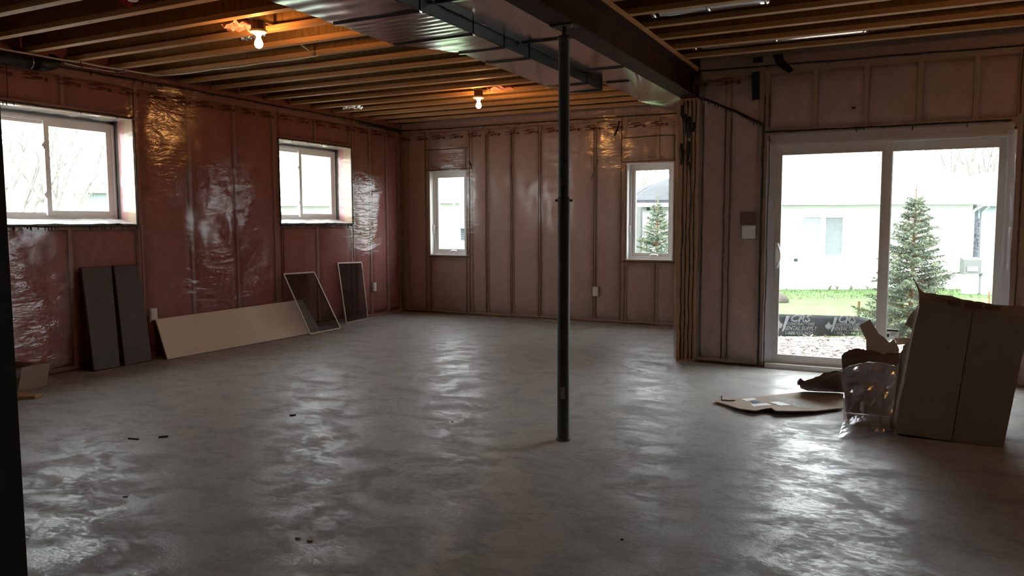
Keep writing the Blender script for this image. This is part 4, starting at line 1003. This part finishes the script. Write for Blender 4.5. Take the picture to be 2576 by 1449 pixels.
def ground_patch(name, x0, x1, y0, y1, nx, ny, mat, keep):
    m = MB(); m.grid(lambda i, j: (x0+(x1-x0)*i, y0+(y1-y0)*j, gz(x0+(x1-x0)*i, y0+(y1-y0)*j)), nx, ny, skip=lambda i, j: not keep(x0+(x1-x0)*i, y0+(y1-y0)*j))
    return struct(m.build(name, mat, smooth=True))
inside = lambda x, y: (LX-.25 < x < RXW+.1 and y < PY+.10) or (LX-.25 < x < -1.85 and y < BY+.10)
o = ground_patch('ground_mulch', -7.2, 9, 7.4, 17, 108, 64, MAT['mulch'], lambda x, y: qd(x, y) < 12.15 and not inside(x, y)); o['label'] = 'pale wood chip mulch between the patio door and the silt fence'
o = ground_patch('ground_bounce', -24, -7.0, -6, 14, 60, 70, MAT['soil'], lambda x, y: x < -7.05 and not inside(x, y)); o.location.z = .03; o['label'] = 'unseen pale soil added outside the slider windows to bounce light up'  # out of view; added to bounce daylight onto the slider heads
o = ground_patch('lawn', -75, 30, 2, 75, 210, 146, MAT['lawn'], lambda x, y: (qd(x, y) > 11.7 or x < -7.0) and not inside(x, y)); o['label'] = 'bright green lawn sloping to the neighbouring houses'
# chips scattered over the mulch (too many to count)
rr = random.Random(5); m = MB()
for k in range(2600):
    x = rr.uniform(-4.5, 2.5); y = rr.uniform(7.7, 14.5)
    if qd(x, y) > 12.0 or inside(x, y): continue
    a = rr.uniform(0, PI); l = rr.uniform(.03, .11); w_ = rr.uniform(.008, .03); z = gz(x, y)+rr.uniform(.002, .025); ti = rr.uniform(-.5, .5)
    d = Vector((math.cos(a), math.sin(a), ti)).normalized()*l/2; s_ = Vector((-math.sin(a), math.cos(a), rr.uniform(-.4, .4)))*w_/2
    c = Vector((x, y, z)); m.plate([c-d-s_, c+d-s_*.7, c+d+s_*.8, c-d+s_], (0, 0, .006))
tag(m.build('mulch_chips', MAT['chips']), 'loose wood chips covering the mulch outside the patio door', 'wood chips', kind='stuff')
# longer grass at the far edge of the lawn (uncountable)
m = MB()
for k in range(2600):
    s = rr.uniform(-5, 5.5); t = -rr.random()**1.6*3.2-.1; p = loc((-2.99, 23.03), s, t, 0); p.z = gz(p.x, p.y)
    h = rr.uniform(.03, .10); a = rr.uniform(0, PI); wv = Vector((math.cos(a), math.sin(a), 0))*.012; tp = Vector((rr.uniform(-.04, .04), rr.uniform(-.04, .04), h))
    m.face(p-wv, p+wv, p+tp)
tag(m.build('long_grass', MAT['lawn']), 'longer unmown grass along the foot of the neighbouring house', 'grass', kind='stuff')

# ---- neighbouring houses
def roof_plate(parent, front, ridge, back, mat=None):
    mat = mat or MAT['shingle']
    """front eave -> ridge line -> back eave, as one thick shell"""
    m = MB()
    for a, b in ((front, ridge), (ridge, back)):
        n = max(len(a), len(b))
        A = [a[min(i, len(a)-1)] for i in range(n)]; B = [b[min(i, len(b)-1)] for i in range(n)]
        for i in range(n-1): m.face(A[i], A[i+1], B[i+1], B[i])
    for e in (0, -1): m.face(front[e], ridge[e], back[e])
    o = m.build('roof', mat, parent, fix=True); s = o.modifiers.new('thickness', 'SOLIDIFY'); s.thickness = .12; return o
def far_window(parent, O, s0, s1, z0, z1, t=-.02, blinds=0, glass='darkglass', trim=.05, slat='blind'):
    m = MB()
    def bx(a, b, c, d, e, f): m.hexa([loc(O, a, e, c), loc(O, b, e, c), loc(O, b, f, c), loc(O, a, f, c), loc(O, a, e, d), loc(O, b, e, d), loc(O, b, f, d), loc(O, a, f, d)])
    for a, b, c, d in ((s0-trim, s0, z0-trim, z1+trim), (s1, s1+trim, z0-trim, z1+trim), (s0, s1, z0-trim, z0), (s0, s1, z1, z1+trim)): bx(a, b, c, d, t-.02, t+.06)
    wnd = m.build('window', MAT['trimwhite'], parent, fix=True)
    m = MB(); bx(s0, s1, z0, z1, t+.035, t+.05); m.build('pane', MAT[glass], wnd, fix=True)
    if blinds:
        me = None
        for k in range(blinds):
            zc = z0+(z1-z0)*(k+.5)/blinds; h_ = (z1-z0)/blinds*.42
            mm = MB(); mm.hexa([loc(O, s0+.01, t+.005, zc-h_), loc(O, s1-.01, t+.005, zc-h_), loc(O, s1-.01, t+.012, zc-h_), loc(O, s0+.01, t+.012, zc-h_), loc(O, s0+.01, t+.016, zc+h_), loc(O, s1-.01, t+.016, zc+h_), loc(O, s1-.01, t+.023, zc+h_), loc(O, s0+.01, t+.023, zc+h_)])
            mm.build('blind_slat', MAT[slat], wnd, fix=True)
    return wnd
def house_body(parent, O, s0, s1, dep, z0, z1, mat):
    m = MB(); m.hexa([loc(O, s0, 0, z0), loc(O, s1, 0, z0), loc(O, s1, dep, z0), loc(O, s0, dep, z0), loc(O, s0, 0, z1), loc(O, s1, 0, z1), loc(O, s1, dep, z1), loc(O, s0, dep, z1)])
    return m.build('wall', MAT[mat], parent, fix=True)
def eaves(parent, O, s0, s1, zs, ov=.5, fh=.13):
    m = MB(); m.hexa([loc(O, s0, -ov, zs), loc(O, s1, -ov, zs), loc(O, s1, .02, zs), loc(O, s0, .02, zs), loc(O, s0, -ov, zs+.03), loc(O, s1, -ov, zs+.03), loc(O, s1, .02, zs+.03), loc(O, s0, .02, zs+.03)]); m.build('soffit', MAT['soffit'], parent, fix=True)
    m = MB(); m.hexa([loc(O, s0, -ov-.09, zs), loc(O, s1, -ov-.09, zs), loc(O, s1, -ov, zs), loc(O, s0, -ov, zs), loc(O, s0, -ov-.11, zs+fh), loc(O, s1, -ov-.11, zs+fh), loc(O, s1, -ov, zs+fh), loc(O, s0, -ov, zs+fh)]); m.build('gutter', MAT['trimwhite'], parent, fix=True)

OA = (-2.99, 23.03)
hA = thing('house', 'white bungalow with two blinded windows seen through the patio door', 'house', loc(OA, 0, 0, -.59))
house_body(hA, OA, -1.1, 5.35, 9, -.7, 1.84, 'siding'); eaves(hA, OA, -1.3, 5.5, 1.80, .5)
roof_plate(hA, [loc(OA, -1.3, -.55, 1.95), loc(OA, 4.0, -.55, 1.95), loc(OA, 5.5, -.55, 1.95), loc(OA, 5.52, -.5, 1.95), loc(OA, 5.55, -.45, 1.95)],
           [loc(OA, -1.3, 4.89, 3.9), loc(OA, 4.10, 4.89, 3.78), loc(OA, 5.31, 5.36, 3.47), loc(OA, 6.74, 5.36, 3.47), loc(OA, 6.02, 3.28, 2.63)],
           [loc(OA, -1.3, 11, 1.95), loc(OA, 4.1, 11, 1.95), loc(OA, 5.3, 11, 1.95), loc(OA, 7.6, 8, 1.95), loc(OA, 7.4, 4.2, 1.95)])
far_window(hA, OA, .56, 1.05, .40, 1.46, blinds=22, slat='blind_pale', glass='blind_pale'); far_window(hA, OA, 1.19, 1.68, .39, 1.45, blinds=22)
far_window(hA, OA, .14, .45, -.57, -.40, trim=.02); far_window(hA, OA, .50, .81, -.57, -.40, trim=.02)
m = MB(); c = loc(OA, .38, -.03, .26); m.box(c.x-.05, c.x+.05, c.y-.05, c.y+.05, c.z-.04, c.z+.04); m.build('vent_hood', MAT['darkglass'], hA)
m = MB(); m.tube([loc(OA, 5.30, -.55, 1.80), loc(OA, 5.30, -.10, 1.62), loc(OA, 5.32, -.06, 1.4), loc(OA, 5.32, -.06, -.5)], .045, 8); m.build('downspout', MAT['trimwhite'], hA)

OB = (2.28, 30.14)
hB = thing('house', 'second pale house with a big garage door at the edge of the patio view', 'house', loc(OB, 0, 0, -.8))
house_body(hB, OB, 0, 6, 6, -.9, 1.86, 'siding_blue'); eaves(hB, OB, -.3, 6.3, 1.83, .4)
roof_plate(hB, [loc(OB, -.3, -.45, 1.96), loc(OB, 2, -.45, 1.96), loc(OB, 6.3, -.45, 1.96)], [loc(OB, .6, 2.8, 2.5), loc(OB, 2.4, 4.4, 3.05), loc(OB, 6.3, 4.6, 3.5)], [loc(OB, -.3, 7, 1.96), loc(OB, 2, 7, 1.96), loc(OB, 6.3, 7, 1.96)])
for r_ in range(4):
    m = MB(); m.hexa([loc(OB, .35, -.03, -.6+.52*r_), loc(OB, 2.9, -.03, -.6+.52*r_), loc(OB, 2.9, .02, -.6+.52*r_), loc(OB, .35, .02, -.6+.52*r_), loc(OB, .35, -.03, -.6+.52*r_+.50), loc(OB, 2.9, -.03, -.6+.52*r_+.50), loc(OB, 2.9, .02, -.6+.52*r_+.50), loc(OB, .35, .02, -.6+.52*r_+.50)]); m.build('garage_panel', MAT['trimwhite'], hB, fix=True)
m = MB(); m.tube([loc(OB, .12, -.35, 1.83), loc(OB, .12, -.06, 1.65), loc(OB, .12, -.06, -.7)], .05, 8); m.build('downspout', MAT['trimwhite'], hB)
t = thing('stone_pillar', 'grey stone pillar between the two houses', 'pillar', (1.87, 26.7, -.6)); rr = random.Random(8)
z = -.62
while z < 1.4:
    h_ = rr.uniform(.10, .19); x = 0
    while x < .42:
        w_ = min(.44-x, rr.uniform(.14, .26)); c = Vector((1.68, 26.55, z)); e = Vector((EX, EY, 0)); n = Vector((-EY, EX, 0)); j = rr.uniform(0, .02)
        a, b = c+e*(x+.006)-n*j, c+e*(x+w_-.006)-n*j; mm = MB(); up = Vector((0, 0, h_-.012))
        mm.hexa([a, b, b+n*.3, a+n*.3, a+up, b+up, b+n*.3+up, a+n*.3+up]); mm.build('stone', MAT['stone'], t); x += w_
    z += h_
t = thing('utility_cabinet', 'grey utility box standing on a pale base by the second house', 'cabinet', (1.68, 23.2, -.5))
m = MB(); m.hexa([(1.48, 23.08, -.03), (1.89, 23.30, -.03), (1.80, 23.52, -.03), (1.40, 23.30, -.03), (1.48, 23.08, .34), (1.89, 23.30, .34), (1.80, 23.52, .40), (1.40, 23.30, .40)]); m.build('hood', MAT['soffit'], t)
m = MB(); m.hexa([(1.55, 23.10, -.55), (1.84, 23.26, -.55), (1.76, 23.48, -.55), (1.46, 23.32, -.55), (1.55, 23.10, -.03), (1.84, 23.26, -.03), (1.76, 23.48, -.03), (1.46, 23.32, -.03)]); m.build('base', MAT['siding'], t)
m = MB(); m.plate([(1.56, 23.105, .05), (1.80, 23.232, .05), (1.80, 23.232, .17), (1.56, 23.105, .17)], (.008, -.012, 0)); m.build('panel', MAT['trimwhite'], t)
t = thing('storage_bin', 'pale storage bin beside the grey utility box', 'bin', (2.05, 23.35, -.5))
m = MB(); m.hexa([(1.93, 23.25, -.58), (2.28, 23.45, -.58), (2.2, 23.7, -.58), (1.86, 23.5, -.58), (1.92, 23.23, -.08), (2.30, 23.45, -.08), (2.22, 23.72, -.08), (1.84, 23.52, -.08)]); m.build('body', MAT['siding'], t)
m = MB(); m.hexa([(1.90, 23.21, -.08), (2.32, 23.44, -.08), (2.23, 23.75, -.08), (1.82, 23.53, -.08), (1.93, 23.26, -.01), (2.28, 23.46, -.01), (2.2, 23.70, -.01), (1.86, 23.52, -.01)]); m.build('lid', MAT['soffit'], t)

def plain_house(name_label, O, s0, s1, dep, z0, ze, zr, ov, windows, wallm='siding', hip=True, roofm='shingle', ridge=None):
    h = thing('house', name_label, 'house', loc(O, 0, 0, z0)); house_body(h, O, s0, s1, dep, z0-.2, ze+.03, wallm); eaves(h, O, s0-.4, s1+.4, ze, ov)
    hp = dep/2 if hip else 0
    roof_plate(h, [loc(O, s0-.4, -ov-.05, ze+.12), loc(O, s1+.4, -ov-.05, ze+.12)], ridge or [loc(O, s0-.4+hp, dep/2, zr), loc(O, s1+.4-hp, dep/2, zr)], [loc(O, s0-.4, dep+ov, ze+.12), loc(O, s1+.4, dep+ov, ze+.12)], MAT[roofm])
    for w_ in windows: far_window(h, O, *w_, trim=.04)
    return h
O4 = (-8.75, 25.82)
h4 = plain_house('grey roofed house behind the small spruce, seen through the casement', O4, .55, 2.35, 10, -.59, 1.86, 4.7, .5, [(.90, 1.10, 1.50, 1.72), (1.26, 1.46, 1.50, 1.72), (1.58, 1.76, 1.50, 1.72)], 'siding', False, 'shingle_dark', [loc(O4, 1.93, 4.23, 2.75), loc(O4, 3.06, 6.27, 3.15)])
m = MB(); a = loc(O4, .50, -.75, 0); m.box(a.x-.11, a.x+.11, a.y-.11, a.y+.11, -.7, 1.86); m.build('porch_column', MAT['soffit'], h4)
for k in range(6):
    m = MB(); a = loc(O4, .6+.34*k, -.2, 1.80); m.box(a.x-.05, a.x+.05, a.y-.05, a.y+.05, 1.74, 1.86); m.build('eave_bracket', MAT['darkglass'], h4)
O3 = (-14.07, 20.86)
h3 = plain_house('cream house with a dark louvre seen through the casement near the corner', O3, .2, 3.2, 9, -.59, 1.95, 4.6, .6, [], 'siding', False)
m = MB()
for k in range(6):
    z = .78+.066*k; m.hexa([loc(O3, 1.55, -.06, z), loc(O3, 2.1, -.06, z), loc(O3, 2.1, -.02, z), loc(O3, 1.55, -.02, z), loc(O3, 1.55, -.03, z+.055), loc(O3, 2.1, -.03, z+.055), loc(O3, 2.1, .0, z+.055), loc(O3, 1.55, .0, z+.055)])
m.build('louvre', MAT['darkglass'], h3, fix=True)
O2 = (-22.44, 22.36)
h2 = plain_house('white house whose eave shows through the slider near the corner', O2, .3, 5.5, 9, -.59, 1.99, 5.0, .7, [], 'siding', False)
O1 = (-57.73, 38.49)
h1 = plain_house('distant white house among bare trees seen through the nearest slider', O1, .3, 9, 7, -1, 3.7, 5.2, .6, [(.62, .80, 3.1, 3.6), (1.15, 1.40, 3.1, 3.6), (1.75, 1.92, 3.1, 3.6)], 'siding_blue')

# ---- silt fence
FP = [(-6.2, 10.35), (-4.0, 11.38), (-1.68, 12.48), (-1.11, 12.76), (-.55, 13.20), (-.20, 13.55), (1.2, 14.3), (3.2, 15.2)]
TOPZ = [-.10, -.09, -.08, -.10, -.14, -.25, -.22, -.2]
fence = thing('silt_fence', 'sagging black silt fence printed with a rental company name', 'fence', (-1.1, 12.76, -.45))
def fpt(d, v):
    """point on the fabric, d metres along, v from foot (0) to top (1)"""
    acc = 0
    for i in range(len(FP)-1):
        a, b = Vector(FP[i]), Vector(FP[i+1]); l = (b-a).length
        if d <= acc+l or i == len(FP)-2:
            t_ = (d-acc)/l; p = a.lerp(b, t_); zt = TOPZ[i]+(TOPZ[i+1]-TOPZ[i])*t_; zb = gz(p.x, p.y)-.03
            k = .02*math.sin(v*PI)*math.sin(d*2.3)+.012*noise.noise(Vector((d*3, v*2, 1)))
            return Vector((p.x+EY*k, p.y-EX*k, zb+(zt+.01*noise.noise(Vector((d*2, 0, 4)))-zb)*v))
        acc += l
flen = sum((Vector(FP[i+1])-Vector(FP[i])).length for i in range(len(FP)-1))
m = MB(); m.grid(lambda i, j: fpt(i*flen*.999, j), 90, 6); o = m.build('fabric', MAT['siltfabric'], fence, smooth=True); s = o.modifiers.new('thickness', 'SOLIDIFY'); s.thickness = .004
d0 = sum((Vector(FP[i+1])-Vector(FP[i])).length for i in range(2))   # distance to FP[2]
for d in (d0-4.2, d0-1.9, d0+1.36, d0+3.2):
    a, b = fpt(d, .0), fpt(d, 1.0); off = Vector((-EY, EX, 0))*.03
    m = MB(); m.bar(a+off-Vector((0, 0, .1)), b+off+Vector((0, 0, .24)), .03, .03, (EX, EY, 0)); m.build('stake', MAT['stakewood'], fence)
def text_mesh(txt, size, shear, outline):
    cu = bpy.data.curves.new('lettering', 'FONT'); cu.body = txt; cu.size = size; cu.shear = shear; cu.resolution_u = 2
    cu.offset = .0012 if not outline else 0
    if outline: cu.fill_mode = 'NONE'; cu.bevel_depth = outline; cu.bevel_resolution = 0
    ob = bpy.data.objects.new('lettering_tmp', cu); COL.objects.link(ob)
    dg = bpy.context.evaluated_depsgraph_get(); dg.update()
    me = bpy.data.meshes.new_from_object(ob.evaluated_get(dg)); bpy.data.objects.remove(ob); bpy.data.curves.remove(cu)
    return me
def print_on_fence(txt, size, d, v, shear=.0, outline=0, squash=1.0, name='lettering'):
    me = text_mesh(txt, size, shear, outline)
    for vt in me.vertices:
        x, y = vt.co.x*squash, vt.co.y
        p0 = fpt(d+x, 0); p1 = fpt(d+x, 1); h = (p1-p0).length
        p = fpt(d+x, v+y/h); vt.co = p + Vector((EY, -EX, 0))*(.012+.3*vt.co.z)
    me.materials.append(MAT['siltprint']); me.update()
    return link(name, me, fence)
leaf = [(0, 1), (.16, .62), (.32, .72), (.26, .34), (.46, .52), (.54, .40), (.80, .42), (.70, .22), (.86, .12), (.48, -.20), (.54, -.36), (.10, -.28), (.05, -.62), (-.05, -.62), (-.10, -.28), (-.54, -.36), (-.48, -.20), (-.86, .12), (-.70, .22), (-.80, .42), (-.54, .40), (-.46, .52), (-.26, .34), (-.32, .72), (-.16, .62)]
for k in range(-3, 4):
    d = d0 - .62 + .775*k + .0
    if not .2 < d < flen-1: continue
    m = MB(); n_ = len(leaf)
    def lp(x, y, d=d): return fpt(d+.66+x*.075, .50+y*.26) + Vector((EY, -EX, 0))*.012
    pts = [lp(*q) for q in leaf]; c = lp(0, .1)
    for i in range(n_): m.face(c, pts[i], pts[(i+1) % n_])
    m.build('maple_leaf', MAT['siltprint'], fence)
    m = MB(); a, b = d+.70, d+.76
    m.face(fpt(a, .28)+Vector((EY, -EX, 0))*.013, fpt(a+.03, .28)+Vector((EY, -EX, 0))*.013, fpt(b+.06, .95)+Vector((EY, -EX, 0))*.013, fpt(b, .95)+Vector((EY, -EX, 0))*.013); m.build('slash_mark', MAT['siltprint'], fence)
    e = d+.775
    print_on_fence('CRS', .155, e+.035, .70, .35, .0055, 1.15)
    print_on_fence('CONTRACTORS', .062, e+.00, .555, .30, 0, .92)
    print_on_fence('RENTAL SUPPLY', .088, e-.05, .345, .30, 0, .80)
    print_on_fence('1-888-553-0635', .072, e-.03, .15, 0, 0, .95)

# ---- spruces
def spruce(label, base, h, rad, seed, dens):
    t = thing('spruce_tree', label, 'tree', base, 'young spruces outside'); rr = random.Random(seed); b = Vector(base)
    m = MB(); m.tube([b-Vector((0, 0, .1)), b+Vector((0, 0, h*.5)), b+Vector((.01, 0, h))], [h*.018, h*.011, .004], 7); m.build('trunk', MAT['stakewood'], t, smooth=True)
    fo, ti, br = MB(), MB(), MB()
    def needles(p, d, ln, mb, n):
        for q in range(n):
            u = p + d*ln*(q+rr.random())/n; a = rr.uniform(0, 2*PI); s1 = d.cross(Vector((0, 0, 1))); s1 = s1.normalized() if s1.length > .01 else Vector((1, 0, 0)); s2 = s1.cross(d)
            nd = (d*.55 + (s1*math.cos(a)+s2*math.sin(a))*.85).normalized()*rr.uniform(.030, .050); wv = nd.cross(d).normalized()*.0075 if nd.cross(d).length > 1e-6 else s1*.004
            mb.face(u-wv, u+wv, u+nd)
    nl = int(h*11)
    for L_ in range(nl):
        f = L_/nl; z = h*(.04+.88*f); r_ = rad*(1-f)**.85+.05
        for k in range(dens):
            a = 2*PI*(k+rr.random()*.7)/dens + L_*.7; ln = r_*rr.uniform(.7, 1.12)
            d = Vector((math.cos(a), math.sin(a), .42-.62*(1-f)*rr.uniform(.15, 1.0))).normalized(); p0 = b+Vector((0, 0, max(.05, z+rr.uniform(-.6, .6)*h/nl)))
            br.tube([p0, p0+d*ln*.55, p0+d*ln+Vector((0, 0, .06*ln))], [.007, .005, .002], 4, False)
            nt_ = max(3, int(ln/.055))
            for q in range(nt_):
                u = .22+.78*(q+.5)/nt_; p = p0+d*ln*u
                for sd in (-1, 1):
                    s1 = d.cross(Vector((0, 0, 1))).normalized()*sd; dd = (d*.75+s1*.75+Vector((0, 0, rr.uniform(-.55, .12)))).normalized()
                    l2 = (.05+.24*ln*(1.05-u))*rr.uniform(.7, 1.2); needles(p, dd, l2, fo if rr.random() < .75 else ti, max(3, int(l2/.011)))
            needles(p0+d*ln*.7, d, ln*.36, ti, max(4, int(ln*22)))
    needles(b+Vector((0, 0, h*.9)), Vector((0, 0, 1)), h*.1, ti, 24)
    br.build('branches', MAT['stakewood'], t); fo.build('needles', MAT['needle'], t); ti.build('new_growth', MAT['needle_tip'], t)
spruce('young spruce in front of the silt fence outside the patio door', (.17, 12.66, -.46), 2.34, .76, 3, 10)
spruce('small spruce framed by the casement in the end wall', (-4.52, 15.70, -.50), 2.42, .80, 6, 9)

# ---- bare trees of the wood behind the houses
def tree_mesh(seed):
    rr = random.Random(seed); m = MB()
    def grow(p, d, ln, r_, lvl):
        n = 3; pts = [p]; 
        for k in range(n):
            d = (d+Vector((rr.uniform(-.16, .16), rr.uniform(-.16, .16), rr.uniform(-.02, .12)))).normalized(); pts.append(pts[-1]+d*ln/n)
        m.tube(pts, [r_*(1-.5*k/n) for k in range(n+1)], 5 if lvl < 2 else 3, False)
        if lvl >= 3: return
        for k in range(7 if lvl == 0 else 5):
            q = pts[rr.randrange(1, n+1)]; a = rr.uniform(0, 2*PI); e = (d*.9+Vector((math.cos(a), math.sin(a), .25))*.75).normalized()
            grow(q, e, ln*rr.uniform(.32, .58), r_*.42, lvl+1)
    grow(Vector((0, 0, -.3)), Vector((0, 0, 1)), 7.5, .105, 0)
    return m.mesh('bare_tree', MAT['bark'])
TM = [tree_mesh(s) for s in (1, 2, 3, 4)]; rr = random.Random(21)
spots = []
for n_, r0, r1, d0_, seen in ((16, .45, .66, 46, 'patio door'), (7, .13, .23, 44, 'casement in the end wall'), (12, -.69, -.56, 44, 'slider nearest the viewer')):
    for k in range(n_):
        d_ = d0_+(k*7 % 5)*3.2+rr.uniform(-1, 1); spots.append((loc((0, 0), d_*(r0+(r1-r0)*(k+.5)/n_), d_, 0), seen))
for k, (p, seen) in enumerate(spots):
    o = link('bare_tree', TM[k % 4]); o.location = (p.x, p.y, -.7); o.rotation_euler = (0, 0, rr.uniform(0, 6)); sc = rr.uniform(.9, 1.6); o.scale = (sc, sc, sc*rr.uniform(1, 1.25))
    tag(o, 'leafless grey tree of the far wood, seen through the '+seen, 'tree', 'bare trees seen through the '+seen)
# ---- small garden bits
def tuft(label, p, seed):
    rr = random.Random(seed); t = thing('leafy_plant', label, 'plant', p, 'green shoots along the house'); b = Vector(p)
    for k in range(9):
        a = rr.uniform(0, 2*PI); ln = rr.uniform(.12, .24); d = Vector((math.cos(a)*.45, math.sin(a)*.45, 1)).normalized(); wv = Vector((-math.sin(a), math.cos(a), 0))*.014
        m = MB(); p1 = b+d*ln*.6; p2 = b+d*ln+Vector((math.cos(a), math.sin(a), -.3))*.03; m.face(b-wv*.6, b+wv*.6, p1+wv, p1-wv); m.face(p1-wv, p1+wv, p2); m.build('leaf', MAT['needle_tip'], t)
for k, (px, lb) in enumerate(((-1.74, 'first clump of green shoots from the basement windows'), (-1.55, 'second clump of green shoots from the basement windows'), (-1.19, 'third clump of green shoots from the basement windows'), (-.79, 'clump of green shoots half behind the spruce'))):
    y = 23.03+(px+2.99)*EY/EX-.35; tuft(lb, (px, y, gz(px, y)), k)
m = MB(); m.lathe([(0, 0), (.26, .0), (.28, .09), (.20, .20), (.08, .25), (0, .25)], (-2.52, 18.80, gz(-2.5, 18.8)-.02), 9)
for i, v in enumerate(m.v): n_ = noise.noise(Vector(v)*3.1)*.06; m.v[i] = (v[0]+n_, v[1]+n_*.7, v[2]+n_*.5)
tag(m.build('garden_rock', MAT['rock'], smooth=True), 'brown rock on the lawn at the edge of the patio door', 'rock')
m = MB(); m.bar((1.79, 19.82, -.62), (1.78, 19.84, -.20), .035, .02, (EX, EY, 0)); tag(m.build('survey_stake', MAT['stakewood']), 'short wooden survey stake on the lawn near the utility box', 'stake')
